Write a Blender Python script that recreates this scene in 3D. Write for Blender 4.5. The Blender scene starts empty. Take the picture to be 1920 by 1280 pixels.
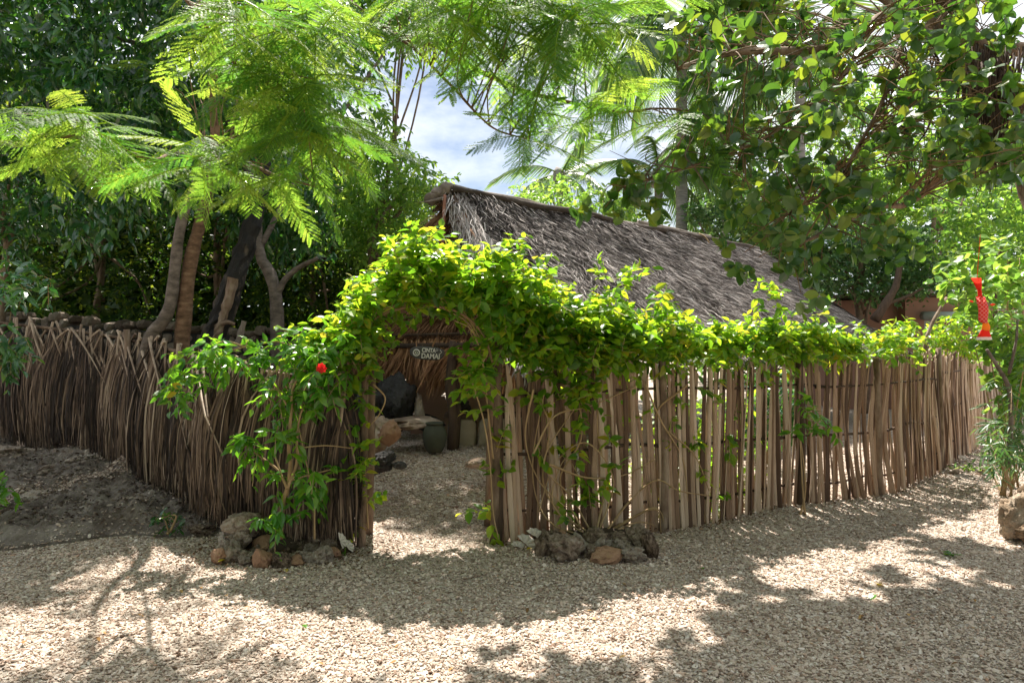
import bpy, math, random
import numpy as np
from mathutils import Matrix, Vector, noise

S = bpy.context.scene
COL = S.collection
RNG = np.random.default_rng(7)
random.seed(7)

# ------------------------------------------------------------------ camera, sky, sun, exposure
F = 1280.0
HZ = 655.0
EYE = 1.6
cd = bpy.data.cameras.new('camera'); cam = bpy.data.objects.new('camera', cd); COL.objects.link(cam)
cam.location = (0, 0, EYE); cam.rotation_euler = (math.radians(90), 0, 0)
cd.lens = 24; cd.sensor_width = 36; cd.shift_y = 15 / 1920; cd.clip_end = 2000; cd.clip_start = .05
S.camera = cam

SUN = Vector((-0.24, 1.46, 2.60)).normalized()          # towards the sun
elev = math.asin(SUN.z)
W = bpy.data.worlds.new('World'); S.world = W; W.use_nodes = True
nt = W.node_tree; nt.nodes.clear()
out = nt.nodes.new('ShaderNodeOutputWorld'); bg = nt.nodes.new('ShaderNodeBackground')
sky = nt.nodes.new('ShaderNodeTexSky'); sky.sky_type = 'NISHITA'; sky.sun_disc = False
sky.sun_elevation = elev; sky.sun_rotation = math.atan2(SUN.x, SUN.y)
sky.air_density = 1.0; sky.dust_density = 1.2
tc = nt.nodes.new('ShaderNodeTexCoord'); ns = nt.nodes.new('ShaderNodeTexNoise')
ns.inputs['Scale'].default_value = 2.6; ns.inputs['Detail'].default_value = 7; ns.inputs['Roughness'].default_value = .58
mp = nt.nodes.new('ShaderNodeMapping'); mp.inputs['Scale'].default_value = (1, 1, 2.2); mp.inputs['Location'].default_value = (.35, .1, .0)
cr = nt.nodes.new('ShaderNodeValToRGB'); cr.color_ramp.elements[0].position = .36; cr.color_ramp.elements[1].position = .54
mx = nt.nodes.new('ShaderNodeMixRGB'); mx.inputs[2].default_value = (9.6, 10.0, 10.6, 1)
L = nt.links.new
L(tc.outputs['Generated'], mp.inputs[0]); L(mp.outputs[0], ns.inputs['Vector']); L(ns.outputs['Fac'], cr.inputs[0])
L(cr.outputs[0], mx.inputs[0]); L(sky.outputs[0], mx.inputs[1]); L(mx.outputs[0], bg.inputs[0]); L(bg.outputs[0], out.inputs[0])
bg.inputs[1].default_value = 0.05

sd = bpy.data.lights.new('sun', 'SUN'); so = bpy.data.objects.new('sun', sd); COL.objects.link(so)
sd.energy = 5.0; sd.angle = math.radians(.55); sd.color = (1, .935, .85)
so.rotation_euler = SUN.to_track_quat('Z', 'Y').to_euler(); so.location = (0, 0, 30)
S.view_settings.view_transform = 'Standard'; S.view_settings.look = 'None'; S.view_settings.gamma = 1
S.view_settings.use_curve_mapping = False; S.view_settings.exposure = 1.38
S.render.engine = 'CYCLES'
S.cycles.max_bounces = 8; S.cycles.transparent_max_bounces = 4; S.cycles.diffuse_bounces = 4
S.cycles.transmission_bounces = 6; S.cycles.caustics_reflective = False; S.cycles.caustics_refractive = False
S.cycles.use_denoising = True

# ------------------------------------------------------------------ helpers
def at(px, py, Y):
    return np.array([(px - 960) / F * Y, Y, EYE + (HZ - py) / F * Y])

def ss(a, b, x):
    t = np.clip((np.asarray(x, float) - a) / (b - a), 0, 1); return t * t * (3 - 2 * t)

def gh(x, y):
    x = np.asarray(x, float); y = np.asarray(y, float)
    inside = .40 * ss(6.0, 8.4, y) * (1 - ss(1.5, 4.0, x))
    bank = .5 * ss(5.75, 8.2, y) * ss(-1.9, -3.7, x)
    return np.maximum(inside, bank)

def mesh_from(verts, tris, tint=None, smooth=False, name='mesh'):
    verts = np.asarray(verts, np.float32).reshape(-1, 3); tris = np.asarray(tris, np.int32).reshape(-1, 3)
    me = bpy.data.meshes.new(name)
    me.vertices.add(len(verts)); me.vertices.foreach_set('co', verts.ravel())
    n = len(tris)
    me.loops.add(n * 3); me.polygons.add(n)
    me.loops.foreach_set('vertex_index', tris.ravel())
    me.polygons.foreach_set('loop_start', np.arange(0, n * 3, 3, dtype=np.int32))
    me.polygons.foreach_set('loop_total', np.full(n, 3, np.int32))
    me.polygons.foreach_set('use_smooth', np.full(n, smooth, bool))
    me.update(calc_edges=True)
    if tint is not None:
        a = me.attributes.new('tint', 'FLOAT', 'POINT')
        a.data.foreach_set('value', np.asarray(tint, np.float32).ravel())
    return me

def tag(o, label=None, cat=None, group=None, kind=None):
    if label: o['label'] = label
    if cat: o['category'] = cat
    if group: o['group'] = group
    if kind: o['kind'] = kind
    return o

def thing(name, loc, label, cat, group=None):
    o = bpy.data.objects.new(name, None); COL.objects.link(o); o.location = [float(v) for v in loc]
    o.empty_display_size = .2
    return tag(o, label, cat, group)

def put(name, me, mat, parent=None, mtx=None, kind=None, label=None):
    """link a mesh given in world coordinates (or placed by mtx) under parent"""
    if mat is not None and len(me.materials) == 0: me.materials.append(mat)
    o = bpy.data.objects.new(name, me); COL.objects.link(o)
    M = mtx if mtx is not None else Matrix.Identity(4)
    if parent is not None:
        o.parent = parent
        b = Matrix.Identity(4); p = parent
        while p is not None:
            b = p.matrix_basis @ b if False else Matrix.Translation(p.location) @ b; p = p.parent
        M = b.inverted() @ M
    o.matrix_basis = M
    if kind: o['kind'] = kind
    if label: o['label'] = label
    return o

def nrm(a):
    a = np.asarray(a, float); return a / np.maximum(np.linalg.norm(a, axis=-1, keepdims=True), 1e-9)

def tube(pts, rad, sides=6, cap=True, rough=0, rng=RNG):
    P = np.asarray(pts, float); n = len(P)
    R = np.broadcast_to(np.asarray(rad, float), (n,)) if np.ndim(rad) < 2 else rad
    T = np.gradient(P, axis=0); T = nrm(T)
    up = np.array([0, 0, 1.]) if abs(T[0, 2]) < .9 else np.array([1., 0, 0])
    u = nrm(np.cross(T[0], up)); us = [u]
    for i in range(1, n):
        u = us[-1] - T[i] * np.dot(us[-1], T[i]); us.append(nrm(u))
    U = np.array(us); V = np.cross(T, U)
    a = np.linspace(0, 2 * np.pi, sides, endpoint=False)
    rr = R[:, None] * (1 + rough * rng.uniform(-1, 1, (n, sides)))
    vs = P[:, None] + rr[..., None] * (np.cos(a)[None, :, None] * U[:, None] + np.sin(a)[None, :, None] * V[:, None])
    vs = vs.reshape(-1, 3); tr = []
    for i in range(n - 1):
        for j in range(sides):
            k = (j + 1) % sides; A, B, C, D = i * sides + j, i * sides + k, (i + 1) * sides + k, (i + 1) * sides + j
            tr += [(A, B, C), (A, C, D)]
    if cap:
        for j in range(1, sides - 1):
            tr.append((0, j + 1, j)); b = (n - 1) * sides; tr.append((b, b + j, b + j + 1))
    return vs, np.array(tr)

class Acc:
    def __init__(s): s.v = []; s.t = []; s.c = []; s.n = 0
    def add(s, v, t, c=.5):
        v = np.asarray(v).reshape(-1, 3); s.v.append(v); s.t.append(np.asarray(t) + s.n)
        s.c.append(np.broadcast_to(np.asarray(c, float), (len(v),)) if np.ndim(c) < 2 else c); s.n += len(v)
    def tube(s, p, r, sides=5, c=.5, rough=0): v, t = tube(p, r, sides, rough=rough); s.add(v, t, c)
    def mesh(s, smooth=False, name='mesh'):
        return mesh_from(np.concatenate(s.v), np.concatenate(s.t), np.concatenate(s.c), smooth, name)

def spline(ctrl, n=24):
    """Catmull-Rom through control points"""
    P = np.asarray(ctrl, float); P = np.vstack([2 * P[0] - P[1], P, 2 * P[-1] - P[-2]]); m = len(P) - 3
    t = np.linspace(0, m - 1e-6, n); i = t.astype(int); f = (t - i)[:, None]
    a, b, c, d = P[i], P[i + 1], P[i + 2], P[i + 3]
    return .5 * (2 * b + (c - a) * f + (2 * a - 5 * b + 4 * c - d) * f ** 2 + (3 * b - a - 3 * c + d) * f ** 3)

def box(a, x0, x1, y0, y1, z0, z1, c=.5, jit=0):
    v = np.array([(x, y, z) for x in (x0, x1) for y in (y0, y1) for z in (z0, z1)], float)
    if jit: v += RNG.uniform(-jit, jit, v.shape)
    q = [(0, 1, 3, 2), (4, 6, 7, 5), (0, 4, 5, 1), (2, 3, 7, 6), (0, 2, 6, 4), (1, 5, 7, 3)]
    t = [k for A, B, C, D in q for k in ((A, B, C), (A, C, D))]
    a.add(v, t, c)

# leaf template along +Y, face up +Z, length 1
def leaf_t(w=.5, n=4, fold=.25, curl=.15, shape=1.0, tip=1.0):
    ys = np.linspace(0, 1, n + 1); prof = np.sin(np.pi * ys ** shape) ** tip * w / 2
    mid = np.stack([0 * ys, ys, -curl * ys ** 2], 1)
    v = list(mid); li = {}; ri = {}
    for i in range(1, n):
        li[i] = len(v); v.append((-prof[i], ys[i], -curl * ys[i] ** 2 + fold * prof[i]))
        ri[i] = len(v); v.append((prof[i], ys[i], -curl * ys[i] ** 2 + fold * prof[i]))
    t = [(0, 1, li[1]), (0, ri[1], 1)]
    for i in range(1, n - 1):
        t += [(i, i + 1, li[i + 1]), (i, li[i + 1], li[i]), (i, ri[i + 1], i + 1), (i, ri[i], ri[i + 1])]
    t += [(n - 1, n, li[n - 1]), (n - 1, ri[n - 1], n)]
    return np.array(v, float), np.array(t)

def frames(axis, nr):
    y = nrm(axis); x = nrm(np.cross(y, nr)); z = np.cross(x, y)
    return x, y, z

def scatter(tpl, pos, axis, nr, size, tint):
    V, T = tpl; x, y, z = frames(axis, nr); N = len(pos); m = len(V)
    s = np.asarray(size)[:, None, None]
    vs = pos[:, None] + s * (V[None, :, 0:1] * x[:, None] + V[None, :, 1:2] * y[:, None] + V[None, :, 2:3] * z[:, None])
    ts = T[None] + (np.arange(N) * m)[:, None, None]
    return vs.reshape(-1, 3), ts.reshape(-1, 3), np.repeat(tint, m)

def inpoly(poly, p):
    poly = np.asarray(poly, float); x, y = p[:, 0], p[:, 1]; r = np.zeros(len(p), bool); j = len(poly) - 1
    for i in range(len(poly)):
        xi, yi = poly[i]; xj, yj = poly[j]
        c = ((yi > y) != (yj > y)) & (x < (xj - xi) * (y - yi) / (yj - yi + 1e-12) + xi); r ^= c; j = i
    return r

def sample_poly(poly, N, rng=RNG):
    poly = np.asarray(poly, float); lo, hi = poly.min(0), poly.max(0); got = np.zeros((0, 2))
    while len(got) < N:
        p = rng.uniform(lo, hi, (N * 2, 2)); got = np.vstack([got, p[inpoly(poly, p)]])
    return got[:N]

def seeds_px(poly, N, Y0, Y1, yfun=None):
    p = sample_poly(poly, N); Y = RNG.uniform(Y0, Y1, N)
    if yfun is not None: Y = Y + yfun(p[:, 0])
    return np.stack([(p[:, 0] - 960) / F * Y, Y, EYE + (HZ - p[:, 1]) / F * Y], 1)

def lift_px(poly, N, z0, z1, zg=0):
    """points of a crown whose shade lies on the ground inside the polygon"""
    p = sample_poly(poly, N); Y = F * (EYE - zg) / (p[:, 1] - HZ); X = (p[:, 0] - 960) / F * Y
    z = RNG.uniform(z0, z1, N); t = (z - zg) / SUN.z
    return np.stack([X + SUN.x * t, Y + SUN.y * t, z], 1)

SUNP = [[(0, 1160), (150, 1150), (250, 1130), (130, 1040), (400, 1050), (560, 1060), (560, 1110), (640, 1150), (840, 1160), (1000, 1120), (1200, 1110), (1300, 1080), (1420, 1030), (1560, 990), (1700, 950), (1800, 880), (1880, 870), (1880, 1000), (1780, 1040), (1620, 1062), (1500, 1080), (1330, 1108), (1260, 1170), (1200, 1290), (1130, 1270), (1080, 1240), (930, 1240), (900, 1400), (480, 1400), (440, 1250), (300, 1250), (150, 1400), (0, 1400)],
        [(670, 930), (910, 960), (910, 1040), (670, 1030)]]
def blocks(P):
    """does foliage at P take the sun from ground, vine or roof that the photograph shows sunlit"""
    P = np.asarray(P); r = np.zeros(len(P), bool); sv = np.array(SUN)
    g_ = P - sv * (P[:, 2] / sv[2])[:, None]; vis = g_[:, 1] > 2.6
    pp = np.stack([960 + F * g_[:, 0] / np.maximum(g_[:, 1], .1), HZ + F * EYE / np.maximum(g_[:, 1], .1)], 1)
    for q in SUNP: r |= vis & inpoly(q, pp)
    for z in (1.5, 2.0, 2.5):
        q = P - sv * ((P[:, 2] - z) / sv[2])[:, None]; px_ = 960 + F * q[:, 0] / q[:, 1]
        fy_ = np.interp(px_, [925, 1228, 1528, 1735, 1885], [5.7, 6.06, 6.97, 8.5, 14.6])
        r |= (P[:, 2] > z + .5) & (q[:, 0] > -1.6) & (px_ < 1720) & (q[:, 1] > fy_ - .5) & (q[:, 1] < fy_ + .9)
    for z in (2.4, 3.2):
        q = P - sv * ((P[:, 2] - z) / sv[2])[:, None] - [-.84, 9.36, 0]
        sd_ = q[:, 0] * .746 + q[:, 1] * .667; td = q[:, 0] * .667 - q[:, 1] * .746
        r |= (P[:, 2] > z + .4) & (sd_ > -.5) & (sd_ < 7.5) & (td > -.2) & (td < 2)
    return r
_bl = blocks
def blocks(P, m=.34):
    r = _bl(P)
    for dx, dy in ((m, 0), (-m, 0), (0, m), (0, -m)): r = r | _bl(np.asarray(P) + [dx, dy, 0])
    return r
def clear(P, lo, hi, tries=14):
    """slide foliage along its line of sight until it leaves the sunlit things free, drop what cannot"""
    P = P.copy(); b = blocks(P)
    for _ in range(tries):
        i = np.nonzero(b)[0]
        if not len(i): break
        k = (RNG.uniform(lo, hi, len(i)) / P[i, 1])[:, None]
        P[i] = np.array([0, 0, EYE]) + (P[i] - [0, 0, EYE]) * k; b[i] = blocks(P[i])
    return P[~b]

def shoots(seeds, dirs, length, nleaf, droop=.2, spread=1.0, updir=.8, leaf=.08, lvar=.42, pair=True, rosette=False, ljit=.35):
    """leafy shoots: returns leaf pos, axis, normal, size and shoot lines"""
    N = len(seeds); dirs = nrm(dirs); ps, ax, nr, sz = [], [], [], []
    Ls = length * RNG.uniform(.6, 1.3, N)
    for k in range(nleaf):
        f = (k // 2 + .5) / (nleaf / 2) if pair else (k + .5) / nleaf
        if rosette: f = .72 + .28 * k / nleaf
        p = seeds + dirs * (Ls * f)[:, None]; p[:, 2] -= droop * Ls * f * f
        side = nrm(np.cross(dirs, RNG.normal(0, .35, (N, 3)) + [0, 0, 1]))
        if rosette:
            ang = k * 2.4 + RNG.uniform(0, .5, N); o2 = np.cross(dirs, side)
            a = side * np.cos(ang)[:, None] + o2 * np.sin(ang)[:, None] + dirs * .35
        else:
            a = side * (1 if k % 2 else -1) * spread + dirs * .55
        a = nrm(a + RNG.normal(0, ljit, (N, 3))); a[:, 2] -= droop
        n_ = RNG.normal(0, .45, (N, 3)) + np.array([0, 0, updir]) + (dirs * .6 if rosette else 0)
        ps.append(p); ax.append(nrm(a)); nr.append(n_)
        sz.append(leaf * RNG.uniform(1 - lvar, 1 + lvar, N) * (.75 if (k >= nleaf - 2 and not rosette) else 1))
    return np.concatenate(ps), np.concatenate(ax), np.concatenate(nr), np.concatenate(sz), Ls

def pick_front(pos, size, count=300, cell=14):
    """indices of the leaves that show largest from the camera"""
    px = 960 + F * pos[:, 0] / pos[:, 1]; py = HZ - F * (pos[:, 2] - EYE) / pos[:, 1]
    ok = (px > 0) & (px < 1920) & (py > 0) & (py < 1280) & (pos[:, 1] > .5)
    ids = np.nonzero(ok)[0]; key = (px[ids] // cell).astype(int) * 1000 + (py[ids] // cell).astype(int)
    o = np.argsort(pos[ids, 1]); _, first = np.unique(key[o], return_index=True)
    c = ids[o[first]]; return c[np.argsort(-size[c] / pos[c, 1])][:count]

def leafy(root, tpl, L4, mat, count=300, name='leaf', massname='foliage', tintfun=None, zero=True):
    pos, ax, nr, sz = L4; N = len(pos)
    tint = RNG.uniform(0, 1, N)
    if tintfun is not None: tint = tintfun(pos, tint)
    idx = pick_front(pos, sz, count) if count else np.array([], int)
    keep = np.ones(N, bool); keep[idx] = False
    if keep.any():
        v, t, c = scatter(tpl, pos[keep], ax[keep], nr[keep], sz[keep], tint[keep])
        put(massname, mesh_from(v, t, c), mat, root, kind='stuff')
    if len(idx):
        mes = [mesh_from(tpl[0], tpl[1], np.full(len(tpl[0]), q)) for q in np.linspace(.05, .95, 8)]
        for m in mes: m.materials.append(mat)
        x, y, z = frames(ax[idx], nr[idx])
        for j, i in enumerate(idx):
            M = Matrix(((*[x[j][0] * sz[i], y[j][0] * sz[i], z[j][0] * sz[i]], pos[i][0]),
                        (*[x[j][1] * sz[i], y[j][1] * sz[i], z[j][1] * sz[i]], pos[i][1]),
                        (*[x[j][2] * sz[i], y[j][2] * sz[i], z[j][2] * sz[i]], pos[i][2]), (0, 0, 0, 1)))
            put(name, mes[int(np.clip(tint[i], 0, .999) * 8)], None, root, M)

def twigs_to(acc, seeds, bpts, r0=.006, r1=.003, sag=.06, sides=3):
    B = np.asarray(bpts)
    for s in seeds:
        d = np.linalg.norm((B - s) * [1, 1, .8], axis=1); b = B[np.argmin(d + RNG.uniform(0, .25, len(B)))]
        D = np.linalg.norm(s - b)
        m = (b + s) / 2 + RNG.normal(0, .08, 3) * D; m[2] += sag * D
        acc.tube(spline([b, m, s], 6), np.linspace(r0 * (1 + D), r1, 6), sides)

def icosphere(sub):
    import bmesh
    bm = bmesh.new(); bmesh.ops.create_icosphere(bm, subdivisions=sub, radius=1)
    v = np.array([x.co[:] for x in bm.verts]); t = np.array([[w.index for w in f.verts] for f in bm.faces]); bm.free()
    return v, t
ICO = {k: icosphere(k) for k in (1, 2, 3, 4)}

def rock_mesh(seed, sub=3, amp=.35, pits=.12, flat=1.0):
    v, t = ICO[sub]; v = v.copy(); o = Vector((seed * 7.3, seed * 3.1, seed * 1.7)); r = []
    for p in v:
        q = Vector(p)
        d = 1 + amp * noise.noise(q * 1.1 + o) + amp * .6 * noise.noise(q * 2.3 + o) + pits * noise.noise(q * 5.5 + o) + pits * .5 * noise.noise(q * 12 + o)
        r.append(d)
    v *= np.array(r)[:, None]; v[:, 2] *= flat
    # chisel: flatten along random planes
    rr = np.random.default_rng(seed)
    for _ in range(6):
        n_ = nrm(rr.normal(0, 1, 3)); h = rr.uniform(.62, .85); d = v @ n_ - h; v -= np.clip(d, 0, None)[:, None] * n_ * .75
    v = v - (v.max(0) + v.min(0)) / 2; v /= np.abs(v).max(0)
    return v, t

# ------------------------------------------------------------------ materials
def mat_new(name):
    m = bpy.data.materials.new(name); m.use_nodes = True; n = m.node_tree; n.nodes.clear()
    o = n.nodes.new('ShaderNodeOutputMaterial'); b = n.nodes.new('ShaderNodeBsdfPrincipled')
    n.links.new(b.outputs[0], o.inputs[0]); return m, n, b, o

def ramp(n, cols, pos=None):
    r = n.nodes.new('ShaderNodeValToRGB'); e = r.color_ramp.elements
    while len(e) < len(cols): e.new(.5)
    for i, c in enumerate(cols):
        e[i].position = pos[i] if pos else i / (len(cols) - 1)
        e[i].color = (*c, 1)
    return r

def var_fac(n, objw=1.0):
    a = n.nodes.new('ShaderNodeAttribute'); a.attribute_name = 'tint'
    oi = n.nodes.new('ShaderNodeObjectInfo')
    m = n.nodes.new('ShaderNodeMath'); m.operation = 'MULTIPLY_ADD'; m.inputs[1].default_value = objw
    n.links.new(oi.outputs['Random'], m.inputs[0]); n.links.new(a.outputs['Fac'], m.inputs[2])
    f = n.nodes.new('ShaderNodeMath'); f.operation = 'PINGPONG'; f.inputs[1].default_value = 1
    n.links.new(m.outputs[0], f.inputs[0]); return f

def leaf_mat(name, cols, trans, tmix=.45, rough=.4, spec=.5, pos=None, tpos=None):
    m, n, b, o = mat_new(name)
    f = var_fac(n, .0)
    r = ramp(n, cols, pos); n.links.new(f.outputs[0], r.inputs[0])
    r2 = ramp(n, trans, tpos); n.links.new(f.outputs[0], r2.inputs[0])
    g = n.nodes.new('ShaderNodeTexCoord'); nz = n.nodes.new('ShaderNodeTexNoise'); nz.inputs['Scale'].default_value = 1.3
    nz.inputs['Detail'].default_value = 2
    geo = n.nodes.new('ShaderNodeNewGeometry'); n.links.new(geo.outputs['Position'], nz.inputs['Vector'])
    hs = n.nodes.new('ShaderNodeHueSaturation'); n.links.new(r.outputs[0], hs.inputs['Color'])
    mr = n.nodes.new('ShaderNodeMapRange'); mr.inputs[1].default_value = .3; mr.inputs[2].default_value = .7
    mr.inputs[3].default_value = .7; mr.inputs[4].default_value = 1.35
    n.links.new(nz.outputs[0], mr.inputs[0]); n.links.new(mr.outputs[0], hs.inputs['Value'])
    n.links.new(hs.outputs[0], b.inputs['Base Color'])
    b.inputs['Roughness'].default_value = rough; b.inputs['Specular IOR Level'].default_value = spec
    t = n.nodes.new('ShaderNodeBsdfTranslucent'); n.links.new(r2.outputs[0], t.inputs[0])
    mx = n.nodes.new('ShaderNodeMixShader'); mx.inputs[0].default_value = tmix
    n.links.new(b.outputs[0], mx.inputs[1]); n.links.new(t.outputs[0], mx.inputs[2]); n.links.new(mx.outputs[0], o.inputs[0])
    return m

def rough_mat(name, cols, scale=6, detail=6, rough=.9, bump=.4, bscale=None, objvar=.5, stretch=(1, 1, 1), coord='Object', pos=None, tintw=0, spec=.25, dist=.02):
    m, n, b, o = mat_new(name)
    tcn = n.nodes.new('ShaderNodeTexCoord'); mpn = n.nodes.new('ShaderNodeMapping'); mpn.inputs['Scale'].default_value = stretch
    if coord == 'Position':
        g = n.nodes.new('ShaderNodeNewGeometry'); n.links.new(g.outputs['Position'], mpn.inputs[0])
    else: n.links.new(tcn.outputs[coord], mpn.inputs[0])
    nz = n.nodes.new('ShaderNodeTexNoise'); nz.inputs['Scale'].default_value = scale; nz.inputs['Detail'].default_value = detail
    nz.inputs['Roughness'].default_value = .65; n.links.new(mpn.outputs[0], nz.inputs['Vector'])
    oi = n.nodes.new('ShaderNodeObjectInfo'); a = n.nodes.new('ShaderNodeAttribute'); a.attribute_name = 'tint'
    m1 = n.nodes.new('ShaderNodeMath'); m1.operation = 'SUBTRACT'; n.links.new(oi.outputs['Random'], m1.inputs[0]); m1.inputs[1].default_value = .5
    m2 = n.nodes.new('ShaderNodeMath'); m2.operation = 'MULTIPLY_ADD'; n.links.new(m1.outputs[0], m2.inputs[0]); m2.inputs[1].default_value = objvar
    n.links.new(nz.outputs['Fac'], m2.inputs[2])
    m3 = n.nodes.new('ShaderNodeMath'); m3.operation = 'SUBTRACT'; n.links.new(a.outputs['Fac'], m3.inputs[0]); m3.inputs[1].default_value = .5
    m4 = n.nodes.new('ShaderNodeMath'); m4.operation = 'MULTIPLY_ADD'; n.links.new(m3.outputs[0], m4.inputs[0]); m4.inputs[1].default_value = tintw
    n.links.new(m2.outputs[0], m4.inputs[2])
    r = ramp(n, cols, pos); n.links.new(m4.outputs[0], r.inputs[0]); n.links.new(r.outputs[0], b.inputs['Base Color'])
    b.inputs['Roughness'].default_value = rough; b.inputs['Specular IOR Level'].default_value = spec
    nb = n.nodes.new('ShaderNodeTexNoise'); nb.inputs['Scale'].default_value = bscale or scale * 3; nb.inputs['Detail'].default_value = 5
    nb.inputs['Roughness'].default_value = .7; n.links.new(mpn.outputs[0], nb.inputs['Vector'])
    bp = n.nodes.new('ShaderNodeBump'); bp.inputs['Strength'].default_value = bump; bp.inputs['Distance'].default_value = dist
    n.links.new(nb.outputs['Fac'], bp.inputs['Height']); n.links.new(bp.outputs[0], b.inputs['Normal'])
    return m

M_vine = leaf_mat('vine_leaf', [(.03, .10, .012), (.075, .19, .018), (.14, .26, .02), (.34, .28, .03)], [(.18, .44, .02), (.42, .68, .03), (.64, .78, .04), (.75, .6, .05)], .52, .34, .5, pos=(0, .45, .9, 1), tpos=(0, .45, .9, 1))
M_flame = leaf_mat('flame_leaf', [(.03, .10, .015), (.07, .18, .02), (.13, .22, .03)], [(.12, .32, .035), (.32, .56, .05), (.58, .70, .08)], .58, .5, .3)
M_dark = leaf_mat('glossy_leaf', [(.015, .065, .028), (.03, .11, .04), (.06, .16, .035)], [(.05, .2, .025), (.13, .36, .03), (.3, .5, .04)], .32, .22, 1.0)
M_ficus = leaf_mat('ficus_leaf', [(.025, .075, .025), (.055, .12, .035), (.11, .15, .035)], [(.09, .24, .02), (.22, .42, .03), (.5, .58, .03)], .38, .33, .55, pos=(0, .6, 1), tpos=(0, .7, 1))
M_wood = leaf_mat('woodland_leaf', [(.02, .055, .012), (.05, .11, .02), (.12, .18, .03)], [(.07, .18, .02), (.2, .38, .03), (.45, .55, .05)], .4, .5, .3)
M_woodd = leaf_mat('shade_painted_leaf', [(.012, .03, .008), (.025, .06, .012), (.06, .10, .02)], [(.03, .09, .01), (.12, .26, .02), (.5, .6, .05)], .4, .5, .3, tpos=(0, .6, 1))  # greens darkened to carry the wood's shade, bright end for sunlit specks
M_bright = leaf_mat('light_green_leaf', [(.05, .13, .03), (.10, .22, .035), (.16, .28, .05)], [(.2, .42, .05), (.35, .6, .06), (.55, .72, .1)], .45, .45, .4)  # lighter, yellower leaf greens
M_bluish = leaf_mat('bluish_leaf', [(.025, .07, .03), (.05, .12, .045), (.09, .17, .06)], [(.08, .22, .04), (.16, .34, .06), (.3, .45, .08)], .35, .4, .5)
M_palm = leaf_mat('palm_leaf', [(.03, .08, .03), (.06, .13, .045), (.12, .18, .05)], [(.10, .24, .06), (.2, .38, .07), (.4, .5, .08)], .4, .35, .6)
M_hib = leaf_mat('hibiscus_leaf', [(.03, .12, .015), (.06, .18, .02), (.10, .24, .02)], [(.14, .42, .02), (.26, .6, .03), (.45, .7, .04)], .42, .25, .7)
M_yellow = leaf_mat('yellow_leaf', [(.45, .32, .01), (.5, .38, .02), (.4, .34, .03)], [(.6, .45, .02), (.6, .5, .02), (.6, .5, .05)], .3, .5, .3)
M_litter = rough_mat('leaf_litter', [(.10, .05, .02), (.3, .16, .05), (.42, .26, .1)], 3, 2, .8, .1, objvar=1.2)
M_bark = rough_mat('bark', [(.07, .045, .03), (.19, .13, .09), (.34, .27, .2)], 9, 8, .9, .6, 22, .1, (1, 1, .35), 'Position', (.3, .5, .72))
M_redbark = rough_mat('red_bark', [(.07, .04, .022), (.17, .10, .06), (.30, .2, .13)], 8, 8, .85, .6, 22, .1, (1, 1, 2.2), 'Position', (.3, .52, .75))
M_greybark = rough_mat('grey_bark', [(.06, .05, .04), (.15, .12, .10), (.27, .22, .19)], 8, 8, .9, .5, 20, .1, (1, 1, 2), 'Position', (.3, .5, .75))
M_palmbark = rough_mat('palm_bark', [(.12, .11, .10), (.24, .22, .20), (.36, .33, .3)], 5, 5, .9, .5, 12, .1, (.6, .6, 6), 'Position', (.3, .5, .7))
M_char = rough_mat('charred_bark', [(.004, .004, .004), (.02, .018, .016), (.2, .15, .11)], 6, 8, .7, .8, 16, .1, (1, 1, .4), 'Position', (.35, .58, .8))
M_twig = rough_mat('twig', [(.10, .06, .03), (.2, .13, .07), (.3, .2, .12)], 12, 3, .8, .2, objvar=.2, coord='Position')
M_vinestem = rough_mat('vine_stem', [(.2, .13, .06), (.36, .25, .13), (.46, .34, .2)], 9, 3, .75, .2, objvar=.3, coord='Position')
M_slat = rough_mat('fence_slat', [(.10, .06, .04), (.31, .20, .13), (.46, .335, .24), (.58, .46, .35)], 4, 7, .82, .35, 10, .62, (9, 9, .8), 'Object', (.22, .48, .68, .9), tintw=.5)
M_palmstraw = rough_mat('dried_palm', [(.022, .014, .01), (.095, .06, .04), (.21, .145, .10), (.40, .31, .23)], 3, 6, .72, .25, 8, .35, (5, 5, .8), 'Position', (.25, .45, .65, .9), tintw=.75, spec=.35)
M_straw = rough_mat('warm_thatch', [(.09, .04, .018), (.27, .13, .06), (.42, .23, .12)], 3, 6, .8, .3, 9, .2, (6, 6, .8), 'Position', (.25, .5, .8), tintw=.6)
M_thatch = rough_mat('grey_thatch', [(.06, .048, .042), (.22, .185, .165), (.40, .355, .325), (.6, .55, .515)], 2.2, 7, .85, .4, 14, 0, (1, 1, 1), 'Position', (.22, .45, .66, .95), tintw=.8)
M_thatchbase = rough_mat('thatch_base', [(.02, .015, .012), (.07, .055, .045), (.14, .12, .1)], 6, 7, .95, .8, 20, 0, (1, 1, 1), 'Position')
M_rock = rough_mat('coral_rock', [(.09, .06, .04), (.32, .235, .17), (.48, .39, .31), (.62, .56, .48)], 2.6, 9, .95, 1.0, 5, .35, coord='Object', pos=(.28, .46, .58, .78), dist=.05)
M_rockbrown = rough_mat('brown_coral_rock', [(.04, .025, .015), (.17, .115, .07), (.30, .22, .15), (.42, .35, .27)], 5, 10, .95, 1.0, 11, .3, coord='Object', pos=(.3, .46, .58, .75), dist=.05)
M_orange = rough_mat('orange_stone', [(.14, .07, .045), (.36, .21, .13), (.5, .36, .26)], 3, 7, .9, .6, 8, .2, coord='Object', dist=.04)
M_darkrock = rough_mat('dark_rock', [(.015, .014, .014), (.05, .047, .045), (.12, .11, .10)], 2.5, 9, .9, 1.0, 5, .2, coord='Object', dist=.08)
M_wallstone = rough_mat('wall_stone', [(.10, .075, .055), (.26, .2, .16), (.46, .38, .31)], 2.5, 8, .95, .8, 6, .8, coord='Object', dist=.04)
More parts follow.
